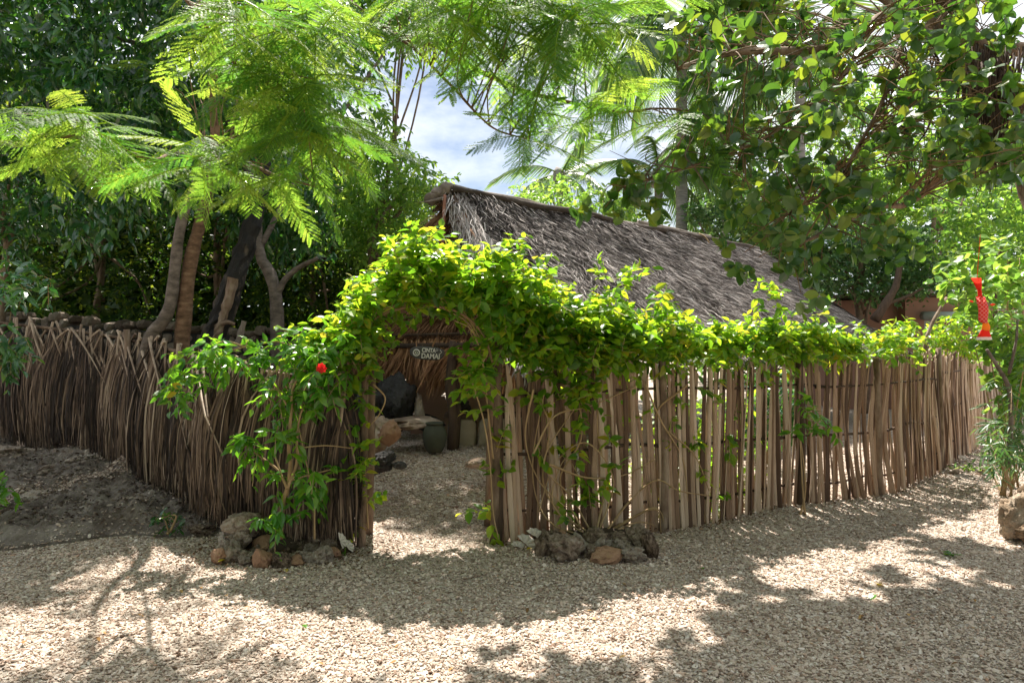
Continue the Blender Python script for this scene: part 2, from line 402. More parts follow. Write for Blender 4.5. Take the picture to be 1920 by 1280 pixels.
M_soil = rough_mat('grey_soil', [(.08, .06, .045), (.22, .185, .155), (.4, .35, .3)], 5, 10, .98, 1.0, 16, 0, (1, 1, 1), 'Position', (.28, .5, .75), dist=.06)
M_plaster = rough_mat('pink_plaster', [(.3, .17, .12), (.42, .26, .19), (.5, .34, .26)], 1.6, 6, .9, .15, 8, 0, coord='Position')
M_stoneplaster = rough_mat('stone_plaster', [(.2, .16, .12), (.36, .31, .24), (.48, .42, .34)], 3, 7, .92, .4, 9, 0, coord='Position')
M_housewall = rough_mat('terracotta_wall', [(.24, .13, .095), (.31, .175, .13), (.37, .22, .17)], .9, 6, .92, .1, 8, 0, coord='Position')
M_wood2 = rough_mat('weathered_wood', [(.09, .07, .055), (.22, .18, .15), (.4, .35, .3)], 4, 6, .85, .3, 12, .3, (6, 6, .8), 'Object')
M_darkwood = rough_mat('dark_wood', [(.02, .013, .01), (.07, .045, .03), (.14, .09, .06)], 5, 6, .8, .4, 14, .2, (5, 5, .8), 'Position')
M_pot = rough_mat('clay_pot', [(.03, .035, .025), (.065, .07, .05), (.1, .1, .075)], 5, 5, .75, .2, 20, 0, coord='Object')

def plain(name, c, rough=.6, spec=.4):
    m, n, b, o = mat_new(name); b.inputs['Base Color'].default_value = (*c, 1); b.inputs['Roughness'].default_value = rough
    b.inputs['Specular IOR Level'].default_value = spec; return m
M_paint = rough_mat('pale_paint', [(.45, .42, .36), (.6, .57, .5), (.68, .65, .58)], 20, 4, .8, .1, coord='Position')
M_window = plain('window_glass', (.05, .07, .08), .08, .8)
M_frame = plain('grey_frame', (.3, .32, .33), .5)
M_red = leaf_mat('red_cloth', [(.6, .03, .02), (.62, .035, .02), (.6, .03, .02)], [(.8, .06, .03), (.8, .06, .03), (.8, .06, .03)], .45, .6, .2)
M_white = leaf_mat('white_cloth', [(.75, .74, .72)] * 3, [(.8, .78, .75)] * 3, .35, .6, .2)
M_orangec = leaf_mat('orange_cloth', [(.8, .28, .03)] * 3, [(.85, .35, .04)] * 3, .4, .6, .2)
M_petal = leaf_mat('red_petal', [(.6, .01, .01), (.7, .02, .02), (.75, .03, .02)], [(.8, .02, .02), (.85, .03, .03), (.85, .04, .03)], .35, .5, .3)
M_shell = rough_mat('shell', [(.4, .36, .28), (.6, .56, .48), (.7, .66, .58)], 6, 6, .6, .3, 14, .1, coord='Object')

def gravel_mat():
    m, n, b, o = mat_new('gravel_ground')
    g = n.nodes.new('ShaderNodeNewGeometry')
    v = n.nodes.new('ShaderNodeTexVoronoi'); v.inputs['Scale'].default_value = 48; n.links.new(g.outputs['Position'], v.inputs['Vector'])
    sx = n.nodes.new('ShaderNodeSeparateColor'); n.links.new(v.outputs['Color'], sx.inputs[0])
    r = ramp(n, [(.16, .11, .08), (.34, .27, .21), (.47, .395, .32), (.58, .51, .44)], (0, .3, .7, 1)); n.links.new(sx.outputs[0], r.inputs[0])
    nz = n.nodes.new('ShaderNodeTexNoise'); nz.inputs['Scale'].default_value = .9; nz.inputs['Detail'].default_value = 6; n.links.new(g.outputs['Position'], nz.inputs['Vector'])
    mr = n.nodes.new('ShaderNodeMapRange'); mr.inputs[1].default_value = .35; mr.inputs[2].default_value = .65; mr.inputs[3].default_value = .72; mr.inputs[4].default_value = 1.05
    n.links.new(nz.outputs[0], mr.inputs[0]); h = n.nodes.new('ShaderNodeHueSaturation'); n.links.new(r.outputs[0], h.inputs['Color']); n.links.new(mr.outputs[0], h.inputs['Value'])
    n.links.new(h.outputs[0], b.inputs['Base Color']); b.inputs['Roughness'].default_value = .95
    inv = n.nodes.new('ShaderNodeMath'); inv.operation = 'SUBTRACT'; inv.inputs[0].default_value = 1; n.links.new(v.outputs['Distance'], inv.inputs[1])
    bp = n.nodes.new('ShaderNodeBump'); bp.inputs['Strength'].default_value = .9; bp.inputs['Distance'].default_value = .012
    n.links.new(inv.outputs[0], bp.inputs['Height']); n.links.new(bp.outputs[0], b.inputs['Normal'])
    return m
M_gravel = gravel_mat()
def chip_mat():
    m, n, b, o = mat_new('gravel_chip')
    oi = n.nodes.new('ShaderNodeObjectInfo')
    r = ramp(n, [(.15, .09, .058), (.36, .265, .20), (.51, .405, .325), (.56, .465, .385), (.68, .61, .54), (.43, .25, .165)], (0, .16, .45, .78, .93, 1)); n.links.new(oi.outputs['Random'], r.inputs[0])
    n.links.new(r.outputs[0], b.inputs['Base Color']); b.inputs['Roughness'].default_value = .8; b.inputs['Specular IOR Level'].default_value = .3
    return m
M_chip = chip_mat()

# ------------------------------------------------------------------ ground
xs = np.concatenate([[-500, -200, -80, -40, -22, -14], np.arange(-10, 11, .14), [14, 22, 40, 80, 200, 500]])
ys = np.concatenate([[-60, -20, -8, -3, 0, 1.2, 2.2], np.arange(2.8, 13, .12), np.arange(13, 22, .5), [24, 30, 45, 80, 160, 350, 800]])
X, Y = np.meshgrid(xs, ys, indexing='ij'); Z = gh(X, Y)
for i in range(X.shape[0]):
    for j in range(X.shape[1]):
        if -10 < X[i, j] < 11 and 2.8 < Y[i, j] < 13:
            Z[i, j] += .022 * noise.noise(Vector((X[i, j] * 1.1, Y[i, j] * 1.1, 0))) + .012 * noise.noise(Vector((X[i, j] * 3.3, Y[i, j] * 3.3, 4)))
nx, ny = X.shape
ii, jj = np.meshgrid(np.arange(nx - 1), np.arange(ny - 1), indexing='ij'); a = (ii * ny + jj).ravel()
tr = np.concatenate([np.stack([a, a + ny, a + ny + 1], 1), np.stack([a, a + ny + 1, a + 1], 1)])
g = put('gravel_ground', mesh_from(np.stack([X, Y, Z], -1).reshape(-1, 3), tr, smooth=True), M_gravel); g['kind'] = 'structure'

# rocky bank of grey soil in front of and behind the palm-frond fence
bx = np.arange(-11, -1.0, .05); by = np.arange(5.2, 12, .05)
X, Y = np.meshgrid(bx, by, indexing='ij')
edge = 5.62 + .16 * np.sin(X * 1.7) + .07 * np.sin(X * 5.1) + np.clip(X + 3.0, 0, 3) * .42
Z = gh(X, Y)
d = Y - edge; Zb = np.zeros_like(Z)
def bank_noise(x, y):
    p = Vector((x, y, 0)); big = noise.noise(p * 2.6 + Vector((9, 2, 0)))
    return .12 * noise.noise(p * 1.6) + .09 * noise.noise(p * 4.1 + Vector((3, 1, 0))) + .07 * abs(noise.noise(p * 9)) + .045 * noise.noise(p * 19) + .10 * max(0, big - .15)
for i in range(X.shape[0]):
    for j in range(X.shape[1]):
        p = Vector((X[i, j], Y[i, j], 0)); Zb[i, j] = bank_noise(X[i, j], Y[i, j]); continue
        k = .12 * noise.noise(p * 1.6) + .09 * noise.noise(p * 4.1 + Vector((3, 1, 0))) + .045 * abs(noise.noise(p * 9)) + .03 * noise.noise(p * 19)
        Zb[i, j] = k
Z = Z + np.where(d > 0, .02 + (Zb + .05) * ss(0, .22, d), -.25)
Z = np.where(X > -1.75 + .1 * np.sin(Y * 4), Z - .5, Z)
Z = np.where((X > -2.2) & (Y > 9.2), Z - .5, Z)
nx, ny = X.shape
ii, jj = np.meshgrid(np.arange(nx - 1), np.arange(ny - 1), indexing='ij'); a = (ii * ny + jj).ravel()
tr = np.concatenate([np.stack([a, a + ny, a + ny + 1], 1), np.stack([a, a + ny + 1, a + 1], 1)])
P = np.stack([X, Y, Z], -1).reshape(-1, 3); low = P[:, 2] < -.05
tr = tr[~(low[tr].all(1))]
put('rocky_bank', mesh_from(P, tr, smooth=False), M_soil)['kind'] = 'structure'
def bankz(x, y): return gh(x, y) + .06

# ------------------------------------------------------------------ gravel chips as one geometry-nodes mass
def chips():
    pts = []
    for (y0, y1, dens) in ((2.9, 4.3, 5200), (4.3, 5.8, 3800), (5.8, 8, 2200), (8, 12.5, 800)):
        w0, w1 = -.80 * y1, .80 * y1; n_ = int((w1 - w0) * (y1 - y0) * dens)
        x = RNG.uniform(w0, w1, n_); y = RNG.uniform(y0, y1, n_)
        k = np.abs(x) < .79 * y
        edge = 5.62 + .16 * np.sin(x * 1.7) + .07 * np.sin(x * 5.1) + np.clip(x + 3.0, 0, 3) * .42
        onb = (x < -1.75) & (y > edge); k &= ~(onb & (RNG.uniform(0, 1, n_) > .05 + .75 * np.exp(-np.clip(y - edge, 0, 9) / .13)))
        # thin path of chips running up the bank
        z = gh(x, y); ib = np.nonzero(onb & k)[0]; z[ib] += .024 + np.array([bank_noise(x[q], y[q]) + .05 for q in ib]) * ss(0, .22, (y - edge)[ib]); pts.append(np.stack([x, y, z], 1)[k])
    P = np.concatenate(pts); N = len(P)
    for q in range(N):
        pass
    nzv = np.array([.022 * noise.noise(Vector((p[0] * 1.1, p[1] * 1.1, 0))) + .012 * noise.noise(Vector((p[0] * 3.3, p[1] * 3.3, 4))) for p in P])
    P[:, 2] += nzv + .004
    # a pale strip of chips on the bank
    cx = RNG.uniform(-5.1, -3.9, 2600); t = (cx + 5.1) / 1.2
    cy = 6.05 + 1.05 * t ** .8 + RNG.normal(0, .07, 2600)
    st = np.stack([cx, cy, gh(cx, cy) + .08 + np.array([bank_noise(a_, b_) for a_, b_ in zip(cx, cy)]) + RNG.uniform(-.0, .02, 2600)], 1)
    P = np.concatenate([P, st]); N = len(P)
    me = bpy.data.meshes.new('gravel_points'); me.vertices.add(N); me.vertices.foreach_set('co', P.astype(np.float32).ravel())
    r = me.attributes.new('rot', 'FLOAT_VECTOR', 'POINT')
    rot = np.stack([RNG.normal(0, .38, N), RNG.normal(0, .38, N), RNG.uniform(0, 6.28, N)], 1).astype(np.float32); r.data.foreach_set('vector', rot.ravel())
    s = me.attributes.new('siz', 'FLOAT_VECTOR', 'POINT')
    b = RNG.lognormal(math.log(.0068), .40, N); b = np.clip(b, .003, .022)
    b *= 1 + .5 * ss(5, 10, P[:, 1])
    sz = np.stack([b * RNG.uniform(1, 1.5, N), b * RNG.uniform(.6, 1, N), b * RNG.uniform(.25, .5, N)], 1).astype(np.float32); s.data.foreach_set('vector', sz.ravel())
    o = bpy.data.objects.new('gravel', me); COL.objects.link(o)
    ng = bpy.data.node_groups.new('gravel_nodes', 'GeometryNodeTree')
    ng.interface.new_socket('Geometry', in_out='INPUT', socket_type='NodeSocketGeometry'); ng.interface.new_socket('Geometry', in_out='OUTPUT', socket_type='NodeSocketGeometry')
    i = ng.nodes.new('NodeGroupInput'); ou = ng.nodes.new('NodeGroupOutput')
    ico = ng.nodes.new('GeometryNodeMeshIcoSphere'); ico.inputs['Radius'].default_value = 1; ico.inputs['Subdivisions'].default_value = 1
    sp = ng.nodes.new('GeometryNodeSetPosition'); nzn = ng.nodes.new('ShaderNodeTexNoise'); nzn.inputs['Scale'].default_value = 1.1
    vm = ng.nodes.new('ShaderNodeVectorMath'); vm.operation = 'SUBTRACT'; vm.inputs[1].default_value = (.5, .5, .5)
    ng.links.new(nzn.outputs['Color'], vm.inputs[0]); ng.links.new(vm.outputs[0], sp.inputs['Offset']); ng.links.new(ico.outputs[0], sp.inputs['Geometry'])
    sm = ng.nodes.new('GeometryNodeSetMaterial'); sm.inputs['Material'].default_value = M_chip; ng.links.new(sp.outputs[0], sm.inputs['Geometry'])
    iop = ng.nodes.new('GeometryNodeInstanceOnPoints')
    def attr(nm):
        q = ng.nodes.new('GeometryNodeInputNamedAttribute'); q.data_type = 'FLOAT_VECTOR'; q.inputs['Name'].default_value = nm; return q
    ng.links.new(i.outputs[0], iop.inputs['Points']); ng.links.new(sm.outputs[0], iop.inputs['Instance'])
    ra = attr('rot'); e2r = ng.nodes.new('FunctionNodeEulerToRotation'); ng.links.new(ra.outputs[0], e2r.inputs[0]); ng.links.new(e2r.outputs[0], iop.inputs['Rotation'])
    sa = attr('siz'); ng.links.new(sa.outputs[0], iop.inputs['Scale'])
    ng.links.new(iop.outputs[0], ou.inputs[0])
    md = o.modifiers.new('scatter', 'NODES'); md.node_group = ng
    me.materials.append(M_chip)
    tag(o, 'pale beige gravel chips spread over the path and the yard', 'gravel', kind='stuff')
chips()

# ------------------------------------------------------------------ thatched hut
dv = np.array([.746, .667, 0]); pv = np.array([.667, -.746, 0]); ZR, ZE = 3.76, 1.55
R0 = np.array([-.84, 9.36, ZR]); R1 = np.array([5.36, 14.9, ZR]); hw = 1.95
A0 = R0 + hw * pv - .45 * dv; A0[2] = ZE
B0 = R0 - hw * pv - .45 * dv; B0[2] = ZE
C0 = R1 + (hw + .1) * pv + 2.8 * dv; C0[2] = ZE
D0 = R1 - hw * pv + 2.8 * dv; D0[2] = ZE
hut = thing('thatched_hut', (1.6, 10.6, .4), 'low hut with a steep grey palm thatch roof behind the slatted fence', 'hut')

def patch(a, b, c, d, nu, nv, amp=.05, sag=.0):
    """grid between top edge a-b and bottom edge d-c"""
    u = np.linspace(0, 1, nu)[:, None, None]; v = np.linspace(0, 1, nv)[None, :, None]
    P = (a * (1 - u) + b * u) * (1 - v) + (d * (1 - u) + c * u) * v
    N = nrm(np.cross(b - a, d - a)); N = N if N[2] > 0 else -N
    P = P - N * (sag * np.sin(np.pi * v))
    P += N * (amp * np.array([[noise.noise(Vector(P[i, j] * 1.3)) for j in range(nv)] for i in range(nu)]))[..., None]
    ii, jj = np.meshgrid(np.arange(nu - 1), np.arange(nv - 1), indexing='ij'); q = (ii * nv + jj).ravel()
    t = np.concatenate([np.stack([q, q + nv, q + nv + 1], 1), np.stack([q, q + nv + 1, q + 1], 1)])
    return P.reshape(-1, 3), t, N
acc = Acc()
for (a_, b_, c_, d_) in ((R0, R1, C0, A0), (R1, R0, B0, D0), (R1, R1, D0, C0)):
    v, t, N = patch(a_, b_, c_, d_, 40, 16, .07, .12); acc.add(v, t)
put('roof', acc.mesh(True), M_thatchbase, hut)

def blades(P, D, N_, Ls, w, tint, seg=3, lift=.04, bend=.02):
    n_ = len(P); S_ = nrm(np.cross(D, N_)); vs = []
    for k in range(seg + 1):
        f = k / seg; c = P + D * (Ls * f)[:, None] + N_ * (lift * f * (1 - .3 * f))[:, None] if np.ndim(lift) else P + D * (Ls * f)[:, None] + N_ * (lift * f)
        c = c + S_ * (bend * np.sin(f * 3) * RNG.normal(0, 1, n_))[:, None]
        ww = (w * (1 - .8 * f ** 2))[:, None]
        vs.append(c - S_ * ww); vs.append(c + S_ * ww)
    V = np.stack(vs, 1); m = V.shape[1]; t = []
    for k in range(seg): t += [(2 * k, 2 * k + 1, 2 * k + 3), (2 * k, 2 * k + 3, 2 * k + 2)]
    T = np.array(t)[None] + (np.arange(n_) * m)[:, None, None]
    return V.reshape(-1, 3), T.reshape(-1, 3), np.repeat(tint, m)

def thatch(a, b, c, d, n_, sag=.12, Lb=.27):
    u = RNG.uniform(0, 1, n_); v = RNG.uniform(-.02, 1, n_) ** .95
    rows = np.round(v * 13) / 13 + RNG.normal(0, .016, n_); v = np.where(RNG.uniform(0, 1, n_) < .6, rows, v)
    v = np.clip(v, 0, 1)
    U, V_ = u[:, None], v[:, None]
    P = (a * (1 - U) + b * U) * (1 - V_) + (d * (1 - U) + c * U) * V_
    N = nrm(np.cross(b - a, d - a)); N = N if N[2] > 0 else -N
    P = P - N * (sag * np.sin(np.pi * V_))
    P += N * .07 * np.array([noise.noise(Vector(p * 1.3)) for p in P])[:, None]
    D = nrm(((d * (1 - U) + c * U) - (a * (1 - U) + b * U)))
    side = nrm(np.cross(D, N))
    sw = np.array([noise.noise(Vector(p * .9)) for p in P])
    D = nrm(D + side * (sw * .35 + RNG.normal(0, .42, n_))[:, None] + N * RNG.normal(.07, .12, n_)[:, None])
    P = P + N * RNG.uniform(-.02, .055, n_)[:, None]
    return blades(P, D, np.broadcast_to(N, P.shape) + side * RNG.normal(0, .5, n_)[:, None], Lb * RNG.uniform(.4, 1.3, n_), RNG.uniform(.003, .0085, n_), RNG.uniform(0, 1, n_) ** 1.3, 2, .03, .02)
acc = Acc()
acc.add(*thatch(R0, R1, C0, A0, 84000)); acc.add(*thatch(R1, R0, B0, D0, 5000)); acc.add(*thatch(R1, R1, D0, C0, 5000))
# shaggy rake at the near end
n_ = 3600; f = RNG.uniform(0, 1, n_) ** .8; P = R0 + (A0 - R0) * f[:, None] + RNG.normal(0, .035, (n_, 3)) + dv * RNG.uniform(-.05, .25, n_)[:, None]
D = nrm((A0 - R0)[None] * .6 + RNG.normal(0, .16, (n_, 3)) * 2.2 - dv * RNG.uniform(0, .8, n_)[:, None] + [0, 0, -.9])
acc.add(*blades(P, D, np.broadcast_to(-dv + pv, P.shape) + RNG.normal(0, .5, (n_, 3)), RNG.uniform(.15, .5, n_), RNG.uniform(.003, .009, n_), RNG.uniform(.3, 1.3, n_), 3))
put('thatch', acc.mesh(False), M_thatch, hut, kind='stuff')

# gable end in stepped straw bands
for k in range(9):
    f0, f1 = k / 9, (k + 1) / 9; acc = Acc(); z0 = f1
    a_, b_ = R0 + (A0 - R0) * f1, R0 + (B0 - R0) * f1; a2, b2 = R0 + (A0 - R0) * (f0 + .01), R0 + (B0 - R0) * (f0 + .01)
    wl = np.linalg.norm(a_ - b_); n_ = int(260 + 420 * f1)
    u = RNG.uniform(0, 1, n_); top = a2 + (b2 - a2) * u[:, None]; bot = a_ + (b_ - a_) * u[:, None]
    D = nrm(bot - top + RNG.normal(0, .02, (n_, 3))); Ls = np.linalg.norm(bot - top, axis=1) * RNG.uniform(1.0, 1.35, n_)
    acc.add(*blades(top + dv * .05, D, np.broadcast_to(-dv + [0, 0, .2], top.shape) + RNG.normal(0, .3, (n_, 3)), Ls, RNG.uniform(.006, .013, n_), RNG.uniform(0, 1, n_), 2, .13))
    v = np.array([a2 + dv * .1, b2 + dv * .1, b_ + dv * .06, a_ + dv * .06]); acc.add(v, [(0, 1, 2), (0, 2, 3)], 0)
    put('thatch_band', acc.mesh(), M_straw, hut)
    acc = Acc(); acc.tube(np.array([a_ - dv * .09, (a_ + b_) / 2 - dv * .1, b_ - dv * .09]), .018, 6); put('batten', acc.mesh(True), M_darkwood, hut)
acc = Acc(); p0 = R0 + (A0 - R0) * .04 - dv * .14; p1 = R0 + (A0 - R0) * .16 + (B0 - A0) * .06 - dv * .17; p1 = R0 + (A0 - R0) * .36 + (B0 - A0) * .10 - dv * .2
acc.tube(spline([p0, (p0 + p1) / 2, p1], 6), .025, 7); put('gable_pole', acc.mesh(True), rough_mat('reddish_pole', [(.2, .08, .05), (.34, .16, .1), (.4, .22, .15)], 6, 4, .8), hut)
# long end eave fringe
u = RNG.uniform(0, 1, 2600); P = A0 + (B0 - A0) * u[:, None] - dv * .08 + RNG.normal(0, .03, (2600, 3)) + [0, 0, .12]
D = nrm(np.array([-.25, .2, -1.]) + (A0 - B0) / 5 * np.sin(u * 17)[:, None] * .7 + RNG.normal(0, .13, (2600, 3)))
acc = Acc(); acc.add(*blades(P, D, np.broadcast_to(-dv, P.shape) + RNG.normal(0, .4, P.shape), RNG.uniform(.25, .62, 2600) * (1 + .18 * np.sin(u * 23)), RNG.uniform(.006, .016, 2600), RNG.uniform(.1, 1.1, 2600), 3, .02))
put('eave_fringe', acc.mesh(), M_straw, hut, kind='stuff')
acc = Acc(); acc.tube(np.array([A0 + [0, 0, .1] - dv * .14, B0 + [0, 0, .1] - dv * .14]), .035, 7); put('eave_beam', acc.mesh(True), M_darkwood, hut)
# ridge
for k, (f0, f1) in enumerate(((-.012, .28), (.265, .52), (.50, .77), (.75, 1.0))):
    acc = Acc(); q = [R0 + (R1 - R0) * f + [0, 0, .07 + .012 * k * ((-1) ** k)] + RNG.normal(0, .012, 3) for f in np.linspace(f0, f1, 6)]
    acc.tube(spline(q, 12), np.linspace(.042, .03, 12), 7, rough=.08); put('ridge_pole', acc.mesh(True), M_wood2, hut)
acc = Acc()
for s in (-1, 1):
    q = [R0 + (R1 - R0) * f + pv * s * .09 + [0, 0, .01] + RNG.normal(0, .012, 3) for f in np.linspace(-.01, 1, 14)]
    acc.tube(spline(q, 40), .05, 6, rough=.3)
put('ridge_cap', acc.mesh(True), M_thatchbase, hut)
for k in range(3):
    v, t = rock_mesh(60 + k, 3, .4, .15); v = v * [.11, .10, .10] + R0 + np.array([-.06 - .1 * k, -.05, .03 - .07 * k])
    put('ridge_knot', mesh_from(v, t, smooth=True), M_wood2, hut)
acc = Acc(); acc.tube(spline([R0 + [-.05, -.1, -.1], R0 + [-.25, -.15, -.16], R0 + [-.42, -.15, -.18]], 8), np.linspace(.03, .005, 8), 6); put('horn_twig', acc.mesh(True), M_wood2, hut)
acc = Acc(); q0 = R0 + (R1 - R0) * .72 + pv * .04 + [0, 0, .1]; acc.tube(spline([q0, q0 + pv * .12 + [0, 0, -.07], q0 + pv * .2 + [.02, 0, -.2]], 8), .014, 6); put('ridge_peg', acc.mesh(True), M_vinestem, hut)
# posts
ph = []
for (px, py, Y_, r) in ((848, 840, 8.3, .062),):
    ph.append((at(px, py, Y_), r))
for q in (R0 * 1 + 1.5 * pv + 0 * dv, R0 + 1.6 * pv + 3 * dv, R0 + 1.6 * pv + 6 * dv, R0 - 1.6 * pv + 3 * dv):
    ph.append((np.array([q[0], q[1], gh(q[0], q[1])]), .06))
for k, (q, r) in enumerate(ph):
    acc = Acc(); top = q + [0.02, 0.05, 1.25 if k else 1.3]
    acc.tube(spline([q - [0, 0, .05], q + [.015, 0, .35], q + [-.02, 0, .75], top], 12), [r * (1.05 + .1 * math.sin(i)) for i in range(12)], 9, rough=.05); put('post', acc.mesh(True), M_darkwood, hut)
acc = Acc(); acc.tube(spline([ph[0][0] + [.05, .02, 0], ph[0][0] + [.07, .02, .5], ph[0][0] + [.0, .04, 1.28]], 10), .035, 7); put('post', acc.mesh(True), M_darkwood, hut)
# low wall beside the post
def slab(name, pl, mat, th, parent, up=None, amp=.02):
    pass
q0 = at(838, 838, 8.55); q1 = at(1010, 838, 8.45)
acc = Acc()
nseg = 10
pt = [q0 + (q1 - q0) * f for f in np.linspace(0, 1, nseg + 1)]
u_ = nrm(q1 - q0)
for k in range(3):
    a_, b_ = pt[0] + (q1 - q0) * (k / 3 + .006), pt[0] + (q1 - q0) * ((k + 1) / 3 - .006); acc = Acc()
    v, t = ICO[3]; v = np.sign(v) * np.abs(v) ** .45; v = v / np.abs(v).max(0)
    c = (a_ + b_) / 2 + [0, .12, .17]; hwid = np.linalg.norm(b_ - a_) / 2
    v = v * [hwid, .14, .2] + c + np.array([[noise.noise(Vector(p * 2 + k)) * .03] * 3 for p in v])
    acc.add(v, t); put('wall_block', acc.mesh(True), M_stoneplaster, hut)
acc = Acc(); box(acc, q0[0] - .03, q1[0], q0[1] - .04, q0[1] + .3, q0[2] + .365, q0[2] + .42); put('wall_coping', acc.mesh(), M_darkwood, hut)
# plastered back wall with a rounded opening
wx = np.linspace(-1.75, 1.8, 60); wz = np.linspace(.35, 1.75, 30); acc = Acc()
X, Z = np.meshgrid(wx, wz, indexing='ij'); Yw = 9.75 + 0 * X
for s, off in ((0, 0), (1, .14)):
    P = np.stack([X, Yw + off + .02 * np.sin(X * 3), Z], -1).reshape(-1, 3); n1, n2 = X.shape
    ii, jj = np.meshgrid(np.arange(n1 - 1), np.arange(n2 - 1), indexing='ij'); q = (ii * n2 + jj).ravel()
    T = np.concatenate([np.stack([q, q + n2, q + n2 + 1], 1), np.stack([q, q + n2 + 1, q + 1], 1)])
    c = P[T].mean(1); hole = ((c[:, 0] + 1.78) / .36) ** 2 + ((c[:, 2] - .6) / .75) ** 2 < 1
    hole |= ((c[:, 0] + .93) / .07) ** 2 + ((c[:, 2] - .62 - .32) / .07) ** 2 < 1
    acc.add(P, T[~hole])
put('plaster_wall', acc.mesh(True), M_plaster, hut)
# notice board under the eave
acc = Acc(); p = at(885, 668, 8.6); box(acc, p[0] - .11, p[0] + .13, p[1], p[1] + .02, p[2] - .085, p[2] + .085); bd = thing('notice_board', p, 'plain pale board under the eave to the right of the hut post', 'board')
put('panel', acc.mesh(), rough_mat('pale_board', [(.3, .22, .12), (.42, .33, .2), (.5, .4, .27)], 3, 4, .8), bd)
acc = Acc()
for (a_, b_, c_, d_) in ((-.12, .14, -.095, -.08), (-.12, .14, .08, .095)):
    acc = Acc(); box(acc, p[0] + a_, p[0] + b_, p[1] - .012, p[1] - .001, p[2] + c_, p[2] + d_); put('frame', acc.mesh(), M_darkwood, bd)

# sign: wooden oval board with two lines of lettering
sp_ = at(801, 662, 8.1); W2, H2 = .205, .082
sign = thing('wooden_sign', sp_, 'carved oval wooden sign reading CINTA DAMAI hung under the hut eave', 'sign')
acc = Acc(); th = np.linspace(0, 2 * np.pi, 40, endpoint=False); ex = np.sign(np.cos(th)) * np.abs(np.cos(th)) ** .75 * W2 * (1 + .04 * np.sin(3 * th)); ez = np.sign(np.sin(th)) * np.abs(np.sin(th)) ** .8 * H2 * (1 + .05 * np.cos(2 * th + 1))
fr = np.stack([ex, 0 * ex - .012, ez], 1); bk = fr + [0, .03, 0]; fi = fr * [.96, 1, .93] - [0, .006, 0]
V = np.vstack([fi, fr, bk, [[0, -.018, 0]], [[0, .018, 0]]]); T = []
for k in range(40):
    j = (k + 1) % 40; T += [(120, k, j), (k, 40 + k, 40 + j), (k, 40 + j, j), (40 + k, 80 + k, 80 + j), (40 + k, 80 + j, 40 + j), (121, 80 + j, 80 + k)]
Rs = Matrix.Rotation(math.radians(3), 4, 'Y')
put('board', mesh_from(V, T), rough_mat('sign_wood', [(.03, .03, .028), (.075, .07, .065), (.13, .12, .11)], 6, 6, .8, .3, 14, 0, (1, 1, 5), 'Object'), sign, Matrix.Translation(Vector(sp_)) @ Rs)
for (txt, sx, sz, hh, wd) in (('CINTA', -.062, .012, .052, .165), ('DAMAI', -.066, -.060, .062, .215)):
    cu = bpy.data.curves.new('lettering', 'FONT'); cu.body = txt; cu.size = hh * 1.35; cu.extrude = .003; cu.offset = .0022; cu.space_character = 1.0
    o = bpy.data.objects.new('lettering', cu); COL.objects.link(o); o.parent = sign; cu.materials.append(M_paint)
    bpy.context.view_layer.update(); wcur = max(o.dimensions.x, 1e-3)
    lm = bpy.data.meshes.new_from_object(o.evaluated_get(bpy.context.evaluated_depsgraph_get())); bpy.data.objects.remove(o); bpy.data.curves.remove(cu)
    o = bpy.data.objects.new('lettering', lm); COL.objects.link(o); o.parent = sign
    if not lm.materials: lm.materials.append(M_paint)
    o.matrix_basis = Rs @ Matrix.Translation((sx, -.024, sz)) @ Matrix.Rotation(math.radians(90), 4, 'X') @ Matrix.Diagonal((wd / wcur, 1, 1, 1))
acc = Acc(); t_ = np.linspace(0, 2 * np.pi, 22); acc.tube(np.stack([-.125 + .036 * np.cos(t_), 0 * t_ - .022, .036 * np.sin(t_)], 1), .008, 5)
acc.tube(np.stack([-.125 + .014 * np.cos(t_), 0 * t_ - .022, .014 * np.sin(t_)], 1), .005, 5)
put('emblem', acc.mesh(True), M_paint, sign, Matrix.Translation(Vector(sp_)) @ Rs)
acc = Acc(); acc.tube(np.array([[.10, -.022, .04], [.115, -.022, .055], [.13, -.022, .04], [.115, -.022, .03], [.10, -.022, .04]]), .003, 4); acc.tube(np.array([[.152, -.022, .045], [.175, -.022, .02], [.152, -.022, .0]]), .004, 4)
put('emblem', acc.mesh(True), M_paint, sign, Matrix.Translation(Vector(sp_)) @ Rs)
for s in (-.12, .12):
    acc = Acc(); acc.tube(sp_ + np.array([[s, 0, .06], [s * .9, .04, .28]]), .004, 4); put('cord', acc.mesh(), M_darkwood, sign)

# big clay jar
def lathe(prof, n=28):
    pr = np.asarray(prof, float); th = np.linspace(0, 2 * np.pi, n, endpoint=False)
    V = np.stack([pr[:, 0][:, None] * np.cos(th), pr[:, 0][:, None] * np.sin(th), np.broadcast_to(pr[:, 1][:, None], (len(pr), n))], -1).reshape(-1, 3); T = []
    for i in range(len(pr) - 1):
        for j in range(n):
            k = (j + 1) % n; a_, b_, c_, d_ = i * n + j, i * n + k, (i + 1) * n + k, (i + 1) * n + j; T += [(a_, b_, c_), (a_, c_, d_)]
    return V, T
jp = at(815, 847, 8.0); jar = thing('clay_jar', jp, 'large dark clay jar standing on the gravel beside the hut post', 'jar')
V, T = lathe([(0, 0), (.08, 0), (.095, .015), (.125, .08), (.142, .16), (.14, .22), (.118, .28), (.098, .31), (.094, .322), (.103, .335), (.1, .342), (.088, .335), (.08, .3), (.06, .1), (0, .08)])
put('body', mesh_from(V, T, smooth=True), M_pot, jar, Matrix.Translation(Vector(jp)))
V, T = lathe([(.092, .324), (.107, .330), (.110, .338), (.104, .347), (.09, .343), (.086, .33)])
put('rim', mesh_from(V, T, smooth=True), M_pot, jar, Matrix.Translation(Vector(jp)))

